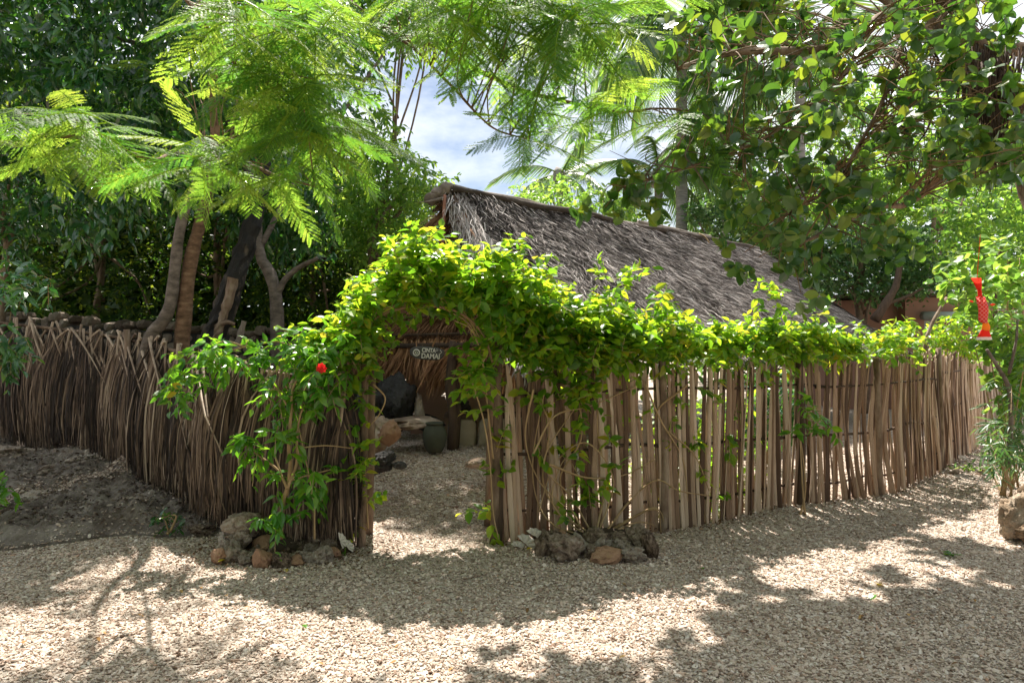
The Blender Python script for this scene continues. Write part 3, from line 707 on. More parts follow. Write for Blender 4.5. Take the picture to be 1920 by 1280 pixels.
# rocks in the yard
def rock(px, py, Y_, w, h, mat, label, seed, cat='rock', sub=4, group=None, dy=None, name='rock', amp=.45, pits=.32):
    c = at(px, py, Y_); v, t = rock_mesh(seed, sub, amp, pits)
    v = v * [w / 2, (dy or w * .8) / 2, h / 2]; me = mesh_from(v, t, smooth=True)
    o = put(name, me, mat, None, Matrix.Translation(Vector(c)) @ Matrix.Rotation(seed * .7, 4, 'Z') if seed % 2 == 0 else Matrix.Translation(Vector(c)))
    return tag(o, label, cat, group)
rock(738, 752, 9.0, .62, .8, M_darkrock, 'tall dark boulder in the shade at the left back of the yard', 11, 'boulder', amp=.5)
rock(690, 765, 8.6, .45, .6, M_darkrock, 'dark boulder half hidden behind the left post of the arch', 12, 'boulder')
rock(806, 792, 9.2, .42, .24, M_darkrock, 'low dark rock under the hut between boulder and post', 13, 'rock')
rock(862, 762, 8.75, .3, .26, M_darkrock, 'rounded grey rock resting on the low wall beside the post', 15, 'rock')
rock(787, 765, 9.0, .14, .42, M_rock, 'pale leaning stone against the dark rock under the hut', 17, 'stone', amp=.2)
rock(706, 815, 7.6, .5, .42, M_rock, 'rough pale boulder in the sun just inside the arch', 19, 'boulder')
rock(730, 812, 7.35, .27, .3, M_orange, 'orange brown split rock leaning on the pale boulder', 21, 'rock', amp=.2)
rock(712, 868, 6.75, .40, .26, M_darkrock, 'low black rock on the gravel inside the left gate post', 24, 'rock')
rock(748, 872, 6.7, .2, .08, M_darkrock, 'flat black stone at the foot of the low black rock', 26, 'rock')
rock(898, 868, 7.0, .3, .12, M_rock, 'flat grey stone in the gravel beside the right gate post', 27, 'rock')
rock(770, 795, 8.2, .75, .16, M_rock, 'long flat pale stone lying in front of the dark boulder', 28, 'rock')

# ------------------------------------------------------------------ slatted fence on the right
FP = [(925, 1014), (960, 1014), (1100, 1006), (1228, 993), (1326, 984), (1397, 970), (1444, 961), (1528, 949), (1565, 940), (1665, 925), (1735, 895), (1775, 870), (1840, 830), (1885, 795), (1925, 775)]
FW = np.array([[(x - 960) / F * (F * EYE / (y - HZ)), F * EYE / (y - HZ), 0] for x, y in FP])
seglen = np.r_[0, np.cumsum(np.linalg.norm(np.diff(FW, axis=0), axis=1))]
def fpos(s): return np.array([np.interp(s, seglen, FW[:, k]) for k in range(3)])
FPX = np.array([p[0] for p in FP]); FYY = FW[:, 1]
def fenceY(px): return np.interp(px, FPX, FYY)
fence = thing('slat_fence', (0, 5.7, 0), 'waist high fence of upright weathered palm rib slats under the vine', 'fence')
def slat_mesh(seed, wav):
    r = np.random.default_rng(seed); n_ = 9; z = np.linspace(0, 1, n_)
    amp = wav * r.uniform(.5, 1.2); ph_ = r.uniform(0, 6.28) if wav < .02 else r.uniform(2.2, 3.2)
    x = amp * np.sin(z * r.uniform(4.5, 6) + ph_) + r.normal(0, .002, n_); y = .5 * amp * np.cos(z * 4 + ph_)
    w = .5 * (1 - .25 * z) * (1 + .08 * r.normal(0, 1, n_)); th = .36
    V, T = [], []
    cs = np.array([(-1, .0), (-.72, -.8), (.55, -1.), (1, -.1), (.6, .9), (-.7, .8)])
    for k in range(n_):
        tw = .4 * math.sin(z[k] * 2 + seed)
        for (a_, b_) in cs:
            xx = a_ * w[k]; yy = b_ * th * w[k]
            V.append((x[k] / .04 + xx * math.cos(tw) - yy * math.sin(tw), y[k] / .04 + xx * math.sin(tw) + yy * math.cos(tw), z[k] + (.012 * a_ if k == n_ - 1 else 0)))
    m = 6
    for k in range(n_ - 1):
        for j in range(m):
            i2 = (j + 1) % m; A_, B_, C_, D_ = k * m + j, k * m + i2, (k + 1) * m + i2, (k + 1) * m + j; T += [(A_, B_, C_), (A_, C_, D_)]
    for j in range(1, m - 1): T.append((0, j + 1, j)); b = (n_ - 1) * m; T.append((b, b + j, b + j + 1))
    me = mesh_from(V, T, np.full(len(V), r.uniform(.1, .9)), smooth=False); me.materials.append(M_slat); return me
straight = [slat_mesh(s, .007) for s in range(14)]; wavy = [slat_mesh(100 + s, .046) for s in range(14)]
s = .03; ns_ = 0; tot = seglen[-1]; rest = Acc()
while s < tot:
    p = fpos(s); px = 960 + F * p[0] / p[1]
    wv = ss(1500, 1600, px)
    w = random.uniform(.032, .060) if wv < .5 else random.uniform(.036, .058)
    lean = random.gauss(-.04 if px < 1300 else (0.015 if px < 1500 else 0), .034)
    z1 = 1.42 + random.gauss(0, .045)
    z1 += float(np.interp(px, [900, 1200, 1450, 1600, 1755, 1850, 1930], [0, 0, .02, .06, .10, -.02, -.08]))
    off = (-.03, .03)[ns_ % 2] + random.gauss(0, .008)
    t0 = fpos(max(s - .05, 0)); t1 = fpos(min(s + .05, tot)); dr = nrm(t1 - t0); per = np.array([-dr[1], dr[0], 0])
    q = p + per * off; me = random.choice(wavy if random.random() < wv else straight)
    M = Matrix.Translation((q[0], q[1], -.02 + (.04 if random.random() < .2 else 0))) @ Matrix.Rotation(math.atan2(dr[1], dr[0]), 4, 'Z') @ Matrix.Rotation(lean, 4, 'Y') @ Matrix.Rotation(random.gauss(0, .25), 4, 'Z') @ Matrix.Diagonal((w * (-1 if (random.random() < .5 and wv < .5) else 1), w, z1, 1))
    if ns_ < 299: put('slat', me, None, fence, M)
    else:
        co = np.empty(len(me.vertices) * 3, np.float32); me.vertices.foreach_get('co', co); co = co.reshape(-1, 3)
        ti = np.empty(len(me.polygons) * 3, np.int32); me.loops.foreach_get('vertex_index', ti)
        A4 = np.array(M); rest.add(co @ A4[:3, :3].T + A4[:3, 3], ti.reshape(-1, 3), random.uniform(.1, .9))
    ns_ += 1
    s += w * random.uniform(.38, .72) if wv < .5 else w * random.uniform(.55, .9)
if rest.v: put('far_slats', rest.mesh(), M_slat, fence, kind='stuff')
print('slats', ns_, 's', s, tot)
for z, r in ((.24, .012), (.74, .015), (1.24, .012)):
    for k in range(5):
        a_ = tot * k / 5; b_ = min(tot, tot * (k + 1) / 5 + .25); acc = Acc()
        acc.tube(np.array([fpos(v_) + [0, RNG.normal(0, .006), z + RNG.normal(0, .015) + .02 * k * (-1) ** k] for v_ in np.linspace(a_, b_, 10)]), r, 6, rough=.15)
        put('rail', acc.mesh(True), M_darkwood, fence)
for px in (932, 1240, 1496, 1640, 1757, 1842):
    s_ = np.interp(px, FPX, seglen); q = fpos(s_) + [0, -.04, 0]; hgt = 1.5 if px != 1757 else 1.62; acc = Acc()
    acc.tube(spline([q - [0, 0, .1], q + [.02, 0, .6], q + [.0, .02, hgt]], 8), [.042, .04, .04, .038, .036, .035, .034, .033], 8, rough=.08); put('post', acc.mesh(True), M_darkwood if px in (932, 1496) else M_bark, fence)

# slanting stick rising behind the far fence
acc = Acc(); acc.tube(spline([at(1728, 690, 8.9), at(1742, 620, 8.95), at(1775, 558, 9.1)], 8), np.linspace(.03, .02, 8), 7)
st = thing('leaning_stick', at(1728, 690, 8.9), 'bare stick slanting up out of the far fence below the terracotta house', 'stick'); put('stick', acc.mesh(True), M_bark, st)

# ------------------------------------------------------------------ dried palm frond fence on the left
LP = [(-330, 8.8), (-150, 8.5), (0, 8.0), (120, 7.75), (240, 7.4), (340, 6.8), (440, 6.0), (540, 5.7), (662, 5.5)]
LTOP = [(-330, 575), (0, 588), (240, 615), (340, 640), (440, 665), (540, 682), (662, 690)]
LBOT = [(-330, 830), (0, 825), (150, 850), (240, 890), (340, 945), (430, 985), (540, 1010), (662, 1020)]
def lf(px): return np.interp(px, [a for a, b in LP], [b for a, b in LP])
pf = thing('palm_frond_fence', at(350, 900, 6.8), 'fence of dried brown palm fronds hanging leaf down left of the arch', 'fence')
def dry_frond(px, dy, lean, rl, dark):
    """one dried frond tied by its butt at the top, rib slanting down, leaflets hanging limp from it"""
    Yf = lf(px) - random.uniform(.0, .12); top = at(px, np.interp(px, [a for a, b in LTOP], [b for a, b in LTOP]) + dy, Yf)
    acc = Acc(); t = np.linspace(0, 1, 9)[:, None]
    rb = top + np.array([lean * rl, 0, -rl]) * t + np.array([0, -.05, .10 * abs(lean)]) * np.sin(t * 3.1)
    slope = np.interp(rb[:, 0] * F / Yf + 960, [a for a, b in LP], [b for a, b in LP]) - lf(px); rb[:, 1] += slope
    acc.tube(rb, np.linspace(.015, .004, 9), 5, .9)
    nL = 84; seg = 6; f = np.linspace(.02, .99, nL) ** .9
    P_ = np.stack([np.interp(f, t[:, 0], rb[:, k]) for k in range(3)], 1)
    sd_ = np.where(RNG.uniform(0, 1, nL) < .5, 1, -1); fan = sd_ * RNG.uniform(.05, .5, nL) + lean * .35
    pxx = 960 + F * P_[:, 0] / P_[:, 1]; zb = EYE + (HZ - np.interp(pxx + fan * 40, [a for a, b in LBOT], [b for a, b in LBOT])) / F * P_[:, 1]
    drop = (P_[:, 2] - zb) * RNG.uniform(.72, 1.03, nL); drop = np.clip(drop, .08, 1.45)
    w = RNG.uniform(.0035, .0085, nL); S0 = nrm(np.stack([np.ones(nL), RNG.normal(0, .5, nL), RNG.normal(0, .1, nL)], 1)); vs = []
    wob = RNG.normal(0, .02, nL)
    for k in range(seg + 1):
        g_ = k / seg; c = P_.copy(); c[:, 2] -= drop * g_; c[:, 0] += fan * .30 * drop * (1 - math.exp(-3.2 * g_)) + wob * math.sin(g_ * 4); c[:, 1] -= .05 * math.sin(g_ * 3) * drop + .03 * RNG.uniform(.2, 1, nL) * g_
        ww = (w * (.75 + .5 * math.sin(g_ * 2.4) - .7 * g_ * g_))[:, None]; vs += [c - S0 * ww, c + S0 * ww]
    V = np.stack(vs, 1); m = V.shape[1]; tt = []
    for k in range(seg): tt += [(2 * k, 2 * k + 1, 2 * k + 3), (2 * k, 2 * k + 3, 2 * k + 2)]
    T = np.array(tt)[None] + (np.arange(nL) * m)[:, None, None]
    acc.add(V.reshape(-1, 3), T.reshape(-1, 3), np.repeat(np.clip(dark + RNG.normal(0, .22, nL), 0, 1), m)); return acc.mesh()
apex = [-300, -255, -215, -170, -130, -90, -50, -15, 30, 62, 99, 131, 160, 190, 221, 262, 285, 312, 340, 375, 410, 440, 470, 500, 530, 560, 590, 615, 640]
for ax_ in apex:
    for k in range(6):
        ln = random.choice((-1, 1)) * random.uniform(.15, .9) if ax_ < 380 else random.uniform(-1.0, .25)
        if ax_ > 560: ln = random.uniform(-.35, .12)
        if k == 0: ln *= .2
        put('dried_frond', dry_frond(ax_ + random.gauss(0, 6), random.uniform(0, 18) if k < 3 else random.uniform(18, 70), ln, random.uniform(.45, .95), random.uniform(.1, .75)), M_palmstraw, pf)
for px in (-120, 60, 240, 438, 560, 655):
    Yf = lf(px) + .04; q = at(px, 700, Yf); zb = float(gh(q[0], q[1])); zt = at(px, np.interp(px, [a for a, b in LTOP], [b for a, b in LTOP]), Yf)[2]; acc = Acc()
    if px == 240: Yf -= .22; q = at(px, 700, Yf)
    acc.tube(spline([(q[0], Yf, zb - .1), (q[0] + .01, Yf, (zb + zt) / 2), (q[0] - .01, Yf, zt - .02)], 6), .034, 7, rough=.1); put('post', acc.mesh(True), M_bark, pf)
for zf in (.3, .62, .93):
    acc = Acc(); pp = []
    for px in np.linspace(-320, 655, 14):
        Yf = lf(px) + .02; zb = at(px, np.interp(px, [a for a, b in LBOT], [b for a, b in LBOT]), Yf)[2]; zt = at(px, np.interp(px, [a for a, b in LTOP], [b for a, b in LTOP]), Yf)[2]; pp.append((at(px, 0, Yf)[0], Yf, zb + (zt - zb) * zf))
    acc.tube(np.array(pp), .02, 6, rough=.15); put('rail', acc.mesh(True), M_bark, pf)
for px in np.arange(560, 662, 9):
    Yf = lf(px) + .06; q = at(px, 1020, Yf); acc = Acc(); acc.tube(np.array([(q[0], Yf, -.03), (q[0] + random.gauss(0, .01), Yf, .7), (q[0], Yf, 1.3)]), .018, 6, rough=.1); put('slat', acc.mesh(), M_slat, pf)

# dry stone wall behind
wl = thing('dry_stone_wall', at(300, 800, 9.3), 'dry stone boundary wall showing above the palm frond fence', 'wall')
WP = [(-200, 9.4, 570), (260, 9.2, 602), (700, 10.6, 628)]
nw = 46; pxs = np.linspace(-200, 720, nw + 1)
smesh = []
for k in range(10):
    v, t = rock_mesh(200 + k, 2, .18, .08); v = np.sign(v) * np.abs(v) ** .7; v /= np.abs(v).max(0); me = mesh_from(v, t, smooth=False); me.materials.append(M_wallstone); smesh.append(me)
cnt = 0; core = Acc()
for row in range(6):
    for k in range(nw):
        px = (pxs[k] + pxs[k + 1]) / 2 + (9 if row % 2 else 0) + random.uniform(-3, 3); Y_ = np.interp(px, [a for a, _, _ in WP], [b for _, b, _ in WP]); tp = np.interp(px, [a for a, _, _ in WP], [c for _, _, c in WP])
        z = at(px, tp, Y_)[2] - .07 - row * .125 + random.uniform(-.02, .02) + (random.uniform(-.05, .04) if row == 0 else 0); x = at(px, 0, Y_)[0]
        w = (pxs[1] - pxs[0]) / F * Y_ * .5 * random.uniform(.85, 1.12)
        put('stone', random.choice(smesh), None, wl, Matrix.Translation((x, Y_ + random.uniform(-.03, .03), z)) @ Matrix.Rotation(random.gauss(0, .15), 4, 'Y') @ Matrix.Rotation(random.choice((0, 3.14)), 4, 'Z') @ Matrix.Diagonal((w, .16, .066 * random.uniform(.85, 1.2), 1))); cnt += 1
for k in range(nw):
    v = []
    for px in (pxs[k], pxs[k + 1]):
        Y_ = np.interp(px, [a for a, _, _ in WP], [b for _, b, _ in WP]); tp = np.interp(px, [a for a, _, _ in WP], [c for _, _, c in WP]); zt = at(px, tp, Y_)[2] - .12; x = at(px, 0, Y_)[0]
        v += [(x, Y_ - .1, .2), (x, Y_ - .1, zt), (x, Y_ + .18, zt), (x, Y_ + .18, .2)]
    core.add(v, [(0, 4, 5), (0, 5, 1), (1, 5, 6), (1, 6, 2), (2, 6, 7), (2, 7, 3)])
put('rubble_core', core.mesh(), M_darkrock, wl)

# ------------------------------------------------------------------ trees: trunks with limbs
def limb(acc, ctrl, r0, r1, n=20, sides=9, rough=.06):
    p = spline(ctrl, n); acc.tube(p, np.linspace(r0, r1, n) * (1 + .05 * np.sin(np.arange(n) * 1.9)), sides, rough=rough); return p

LT_vine = leaf_t(.56, 4, .22, .18, .85); LT_ficus = leaf_t(.66, 5, .15, .12, .95, .7); LT_dark = leaf_t(.36, 4, .25, .3, .9)
LT_small = leaf_t(.5, 3, .2, .2, .9); LT_hib = leaf_t(.42, 4, .3, .25, .75); LT_narrow = leaf_t(.14, 4, .3, .25, .8)

# feathery flame-tree fronds
def flame_frond(seed):
    r = np.random.default_rng(seed); a = Acc(); npn = 14; base_t = (seed * .37 + .15) % 1; dr = r.uniform(.15, .38); cv = r.normal(0, .07)
    def rp(y): return np.stack([cv * y * y, y, -dr * y * y + 0 * y], -1)
    yy = np.linspace(0, 1, 8); a.tube(rp(yy), np.linspace(.011, .004, 8), 3, .9)
    quads_v, tn = [], []
    for k in range(npn):
        y = .14 + .84 * k / (npn - 1); p0 = rp(np.array(y)); prof = (math.sin(math.pi * (.18 + .72 * (k / npn)) ) ** .7)
        for s in (-1, 1):
            ln = .30 * prof * r.uniform(.92, 1.08); ang = math.radians(r.normal(62, 3) - 22 * k / npn)
            d = np.array([s * math.sin(ang), math.cos(ang), -.10 - .28 * r.uniform(.3, 1) ]); d = d / np.linalg.norm(d)
            nl = 19; t = np.linspace(.05, 1, nl); base = p0 + d * (t * ln)[:, None]; base[:, 2] -= .10 * ln * t ** 2
            pn = np.cross(d, [0, 0, 1]); pn /= np.linalg.norm(pn)
            a.tube(np.array([p0, p0 + d * ln * .5 - [0, 0, .025 * ln], base[-1]]), .0018, 3, .9)
            for s2 in (-1, 1):
                ll = .027 * (np.sin(np.pi * (.15 + .8 * t)) ** .5); dd = pn * s2 + d * .45; dd /= np.linalg.norm(dd)
                e = base + dd * ll[:, None] + [0, 0, -.2] * ll[:, None] + [0, 0, 1] * r.normal(0, .004, nl)[:, None]; wd = d * .0048
                quads_v.append(np.stack([base - wd, base + wd, e + wd * .8, e - wd * .8], 1)); tn.append(np.full(nl * 4, np.clip(base_t + r.normal(0, .13), 0, 1)))
    Q = np.concatenate(quads_v); nq = len(Q); T = (np.array([(0, 1, 2), (0, 2, 3)])[None] + (np.arange(nq) * 4)[:, None, None]).reshape(-1, 3)
    a.add(Q.reshape(-1, 3), T, np.concatenate(tn)); me = a.mesh(); me.materials.append(M_flame); return me
FF = [flame_frond(s) for s in range(8)]

def set_frond(root, mes, pos, axis, up, size, name='frond'):
    x, y, z = frames(np.array([axis]), np.array([up])); x, y, z = x[0] * size, y[0] * size, z[0] * size
    put(name, random.choice(mes), None, root, Matrix(((x[0], y[0], z[0], pos[0]), (x[1], y[1], z[1], pos[1]), (x[2], y[2], z[2], pos[2]), (0, 0, 0, 1))))

def flame_tree(root, trunks, branches, seeds, barkm, nf=(3, 5), size=(.42, .66)):
    bp = []
    for (ctrl, r0, r1) in trunks:
        a = Acc(); limb(a, ctrl, r0, r1, 26); put('trunk', a.mesh(True), barkm, root)
    for (ctrl, r0, r1) in branches:
        a = Acc(); bp.append(limb(a, ctrl, r0, r1, 22, 7)); put('branch', a.mesh(True), M_redbark, root)
    B = np.concatenate(bp); tw = Acc(); twigs_to(tw, seeds, B, .0035, .003); put('twigs', tw.mesh(True), M_twig, root, kind='stuff')
    n_ = 0
    for s_ in seeds:
        base = RNG.uniform(0, 6.28); m = random.randint(*nf)
        for k in range(m):
            if n_ >= 300: break
            an = base + k * 6.28 / m + RNG.normal(0, .35)
            ax = np.array([math.cos(an), math.sin(an) * .8, RNG.normal(-.22, .28)]); up = np.array([RNG.normal(0, .25), -.25 + RNG.normal(0, .25), 1])
            set_frond(root, FF, s_ + RNG.normal(0, .03, 3), ax, up, RNG.uniform(*size)); n_ += 1

t1 = thing('flame_tree', at(340, 700, 7.3), 'flame tree with a knotted reddish trunk and feathery pale green fronds', 'tree')
tr1 = [([at(338, 760, 7.3), at(342, 640, 7.3), at(350, 540, 7.3), at(364, 460, 7.3), at(384, 390, 7.3), at(400, 320, 7.25), at(403, 250, 7.2), at(397, 170, 7.1), at(402, 80, 7.0), at(408, 20, 6.9)], .09, .02)]
br1 = [([at(402, 60, 7.0), at(430, -20, 6.0), at(500, -40, 5.2), at(590, -30, 4.7), at(651, 0, 4.5), at(689, 28, 4.5), at(741, 67, 4.5), at(782, 97, 4.5), at(827, 142, 4.5)], .013, .009),
       ([at(741, 67, 4.75), at(820, 86, 4.8), at(865, 116, 4.8), at(917, 142, 4.8), at(985, 172, 4.85), at(1064, 191, 4.9), at(1127, 206, 4.95), at(1180, 210, 5.0), at(1240, 203, 5.1), at(1330, 215, 5.2)], .022, .006),
       ([at(827, 142, 4.6), at(857, 172, 4.6), at(895, 214, 4.6), at(932, 244, 4.6), at(992, 262, 4.65)], .011, .005),
       ([at(651, 0, 4.9), at(760, -30, 5.2), at(900, 40, 5.6), at(1000, 70, 5.8), at(1090, 90, 6)], .02, .006)]
pA = [(640, -40), (1060, -60), (1090, 40), (1000, 90), (900, 90), (800, 50), (700, 0)]
pB = [(800, 120), (1010, 150), (1200, 190), (1290, 200), (1280, 235), (1120, 240), (990, 250), (900, 230)]
pC = [(880, 215), (1000, 235), (1000, 265), (900, 262)]
sd1 = np.concatenate([seeds_px(pA, 24, 3.6, 4.5), seeds_px(pB, 7, 4.2, 5.0), seeds_px([(1130, 60), (1180, 0), (1000, -40), (1000, 60)], 5, 3.8, 4.5), seeds_px([(1180, 190), (1340, 195), (1330, 250), (1200, 250)], 5, 4.3, 4.9), seeds_px(pC, 2, 4.5, 4.7), seeds_px([(640, -260), (1200, -260), (1200, -30), (640, -30)], 7, 3.6, 4.2)])
flame_tree(t1, tr1, br1, sd1, M_redbark, (3, 4), (.36, .56))
# knot scar
v, t = rock_mesh(5, 3, .2, .1); put('knot', mesh_from(v * [.05, .03, .045] + at(381, 398, 7.19), t, smooth=True), M_darkwood, t1)

t2 = thing('flame_tree', at(278, 720, 7.2), 'flame tree with a slim grey trunk bent at its foot above the palm fence', 'tree')
tr2 = [([at(262, 740, 7.2), at(280, 640, 7.2), at(312, 592, 7.2), at(324, 545, 7.2), at(332, 470, 7.2), at(345, 400, 7.2), at(375, 330, 7.3), at(385, 280, 7.4)], .075, .04)]
br2 = [([at(385, 290, 7.4), at(420, 265, 6.4), at(440, 255, 5.6), at(480, 200, 4.9), at(465, 154, 4.4), at(425, 100, 4.2), at(380, 40, 4.0), at(340, -10, 3.9)], .014, .009),
       ([at(465, 154, 4.4), at(510, 184, 4.4), at(540, 221, 4.8), at(590, 260, 4.7), at(640, 330, 4.6)], .016, .006),
       ([at(395, 300, 5.6), at(325, 288, 4.9), at(285, 300, 4.6), at(170, 262, 4.4), at(80, 255, 4.4), at(-40, 248, 4.4)], .018, .010),
       ([at(371, 0, 4.8), at(412, 22, 4.8), at(484, 49, 4.8), at(517, 66, 4.8), at(560, 90, 4.8)], .014, .006),
       ([at(395, 300, 5.6), at(470, 310, 5.0), at(520, 330, 4.6), at(590, 350, 4.5)], .016, .006)]
pD = [(0, 200), (110, 190), (190, 230), (200, 270), (60, 300), (0, 300)]
pE = [(190, 240), (330, 230), (420, 270), (560, 310), (600, 340), (530, 360), (400, 340), (300, 310), (200, 290)]
pG = [(490, 40), (560, 0), (620, 60), (650, 160), (660, 250), (610, 290), (540, 240), (500, 190), (470, 110)]
pH = [(420, -20), (640, -20), (640, 60), (450, 60)]
sd2 = np.concatenate([seeds_px(pD, 8, 4.0, 4.8), seeds_px(pE, 9, 3.9, 5.0), seeds_px(pG, 21, 3.6, 4.8), seeds_px(pH, 10, 3.4, 4.1), lift_px([(0, 1060), (125, 1060), (110, 1150), (0, 1150)], 2, 4.5, 5.2), lift_px([(80, 1270), (400, 1230), (400, 1270), (100, 1310)], 3, 4.4, 5.2), lift_px([(160, 1070), (260, 1080), (240, 1130)], 1, 4.5, 5), lift_px([(0, 1000), (380, 1000), (380, 1020), (100, 1020)], 4, 4.6, 5.4), lift_px([(390, 1110), (450, 1110), (440, 1130)], 1, 4.5, 5)])
flame_tree(t2, tr2, br2, sd2, M_greybark, (4, 5), (.34, .52))

# charred leaning trunk
ch = thing('charred_tree', at(395, 700, 7.9), 'leaning dead trunk, black and charred above with bare pale wood below', 'tree')
a = Acc(); limb(a, [at(378, 720, 7.9), at(400, 640, 7.9), at(425, 570, 7.9), at(448, 500, 7.95), at(470, 430, 8.0), at(492, 340, 8.1), at(505, 200, 8.3)], .15, .07, 26, 11, .2); put('trunk', a.mesh(), M_char, ch)
a = Acc(); limb(a, [at(396, 655, 7.76), at(412, 612, 7.76), at(424, 575, 7.77), at(438, 522, 7.8)], .035, .06, 16, 8, .25); put('bare_wood', a.mesh(), M_bark, ch)
a = Acc(); limb(a, [at(405, 612, 7.8), at(425, 604, 7.7), at(440, 608, 7.7)], .03, .02, 8, 7, .2); put('broken_stub', a.mesh(True), M_bark, ch)
a = Acc(); limb(a, [at(443, 660, 7.6), at(450, 630, 7.6), at(458, 602, 7.6)], .04, .028, 8, 7, .15)
sk = thing('broken_stake', at(443, 660, 7.6), 'short broken pale stake standing beside the charred trunk', 'stake'); put('stake', a.mesh(), M_wood2, sk)

def small_tree(root, ctrls, mat):
    for c, r0, r1 in ctrls:
        a = Acc(); limb(a, c, r0, r1, 18, 8); put('trunk' if c is ctrls[0][0] else 'branch', a.mesh(True), mat, root)

# glossy dark broadleaf tree upper left
dt = thing('broadleaf_tree', at(520, 720, 9.6), 'big broadleaf tree with drooping glossy dark leaves over the stone wall', 'tree')
small_tree(dt, [([at(520, 760, 8.6), at(520, 640, 8.6), at(518, 560, 8.6), at(505, 510, 8.7), at(485, 470, 8.8), at(470, 330, 9.2), at(400, 150, 9.6), at(350, -100, 9.8)], .095, .05),
                ([at(518, 560, 8.6), at(530, 530, 8.6), at(555, 505, 8.6), at(595, 484, 8.5)], .05, .025),
                ([at(485, 470, 8.8), at(560, 330, 9.3), at(650, 200, 9.8), at(720, 100, 10)], .04, .02),
                ([at(400, 150, 9.6), at(250, 80, 9.3), at(100, 60, 9)], .05, .02)], M_greybark)
pD1 = [(-150, -150), (380, -150), (400, 60), (400, 330), (330, 360), (250, 350), (200, 420), (60, 400), (40, 330), (-150, 330)]
pD2 = [(380, -250), (740, -150), (760, 60), (700, 150), (600, 260), (420, 300)]
pD3 = [(430, 330), (620, 300), (640, 420), (520, 480), (440, 420)]
sd = np.concatenate([seeds_px(pD1, 1500, 7.6, 9.6), seeds_px([(-150, -350), (650, -350), (650, -60), (-150, -60)], 500, 7.6, 10), seeds_px(pD2, 380, 9, 11), seeds_px(pD3, 200, 9.3, 11), seeds_px([(-150, -100), (620, -100), (640, 250), (560, 380), (-150, 380)], 1000, 9.8, 12.5), seeds_px([(-150, -400), (500, -400), (650, -100), (-150, -100)], 300, 9, 12)])
hole = np.stack([960 + F * sd[:, 0] / sd[:, 1], HZ - F * (sd[:, 2] - EYE) / sd[:, 1]], 1)
keep = ~(((hole[:, 0] - 35) / 55) ** 2 + ((hole[:, 1] - 175) / 45) ** 2 < 1)
sd = clear(sd[keep], 7.4, 12)
dirs = RNG.normal(0, .6, sd.shape) + [0, -.45, -.5]
Ld = shoots(sd, dirs, .42, 9, droop=.55, leaf=.155, updir=.6, ljit=.3)
leafy(dt, LT_dark, Ld[:4], M_dark, 300)

# slender trunk and foliage at far left
lt = thing('slender_tree', at(10, 700, 8.2), 'slender pale trunk at the far left edge with sparse leaves', 'tree')
small_tree(lt, [([at(-5, 720, 8.8), at(5, 560, 8.8), at(12, 480, 8.8), at(28, 400, 8.8), at(45, 320, 8.8), at(62, 240, 8.9)], .055, .03),
                ([at(12, 480, 8.8), at(8, 400, 8.7), at(20, 330, 8.6)], .03, .015)], M_bark)
sd = seeds_px([(-60, 320), (60, 340), (90, 420), (60, 470), (-60, 470)], 110, 7.8, 9.2)
Ld = shoots(sd, RNG.normal(0, 1, sd.shape), .3, 8, droop=.3, leaf=.12); leafy(lt, LT_dark, Ld[:4], M_dark, 60)

# woodland behind the wall: individual trees with their own crowns
def crown_tree(name, label, cat, cx, base_py, Y_, polys, n_, leafsz, mat, tpl, trunk_r=.12, thick=1.6, nl=9, group=None, droop=.25, count=0, trunkmat=None, updir=.8, extra=None):
    root = thing(name, [*at(cx, 655, Y_)[:2], float(gh(*at(cx, 655, Y_)[:2]))], label, cat, group)
    allp = []
    for pl in polys:
        c = np.mean(pl, 0); allp.append(seeds_px(pl, max(8, n_ // len(polys)), Y_ - thick, Y_ + thick))
    sd_ = np.concatenate(allp)
    if extra is not None: sd_ = np.concatenate([sd_, extra])
    tp = sd_.mean(0); a = Acc(); b0 = np.array(root.location)
    limb(a, [b0 - [0, 0, .1], b0 + (tp - b0) * .35 + RNG.normal(0, .1, 3), b0 + (tp - b0) * .7 + RNG.normal(0, .15, 3), tp], trunk_r, trunk_r * .4, 14, 7)
    for k in range(6):
        e = sd_[RNG.integers(len(sd_))]; s0 = b0 + (tp - b0) * RNG.uniform(.45, .9); limb(a, [s0, (s0 + e) / 2 + RNG.normal(0, .15, 3), e], trunk_r * .4, .015, 10, 5)
    put('trunk', a.mesh(True), trunkmat or M_bark, root)
    Lq = shoots(sd_, RNG.normal(0, 1, sd_.shape) + [0, -.2, .1], leafsz * 3.2, nl, droop=droop, leaf=leafsz, updir=updir)
    leafy(root, tpl, Lq[:4], mat, count, massname='crown'); return root
G1 = 'trees of the dark wood behind the stone wall'
def rectp(x0, x1, y0, y1, j=30):
    th = np.linspace(0, 2 * np.pi, 14, endpoint=False); c = np.array([(x0 + x1) / 2, (y0 + y1) / 2])
    return [tuple(c + np.array([(x1 - x0) / 2 * np.sign(math.cos(t)) * abs(math.cos(t)) ** .6, (y1 - y0) / 2 * np.sign(math.sin(t)) * abs(math.sin(t)) ** .6]) + RNG.uniform(-j, j, 2) * .5) for t in th]
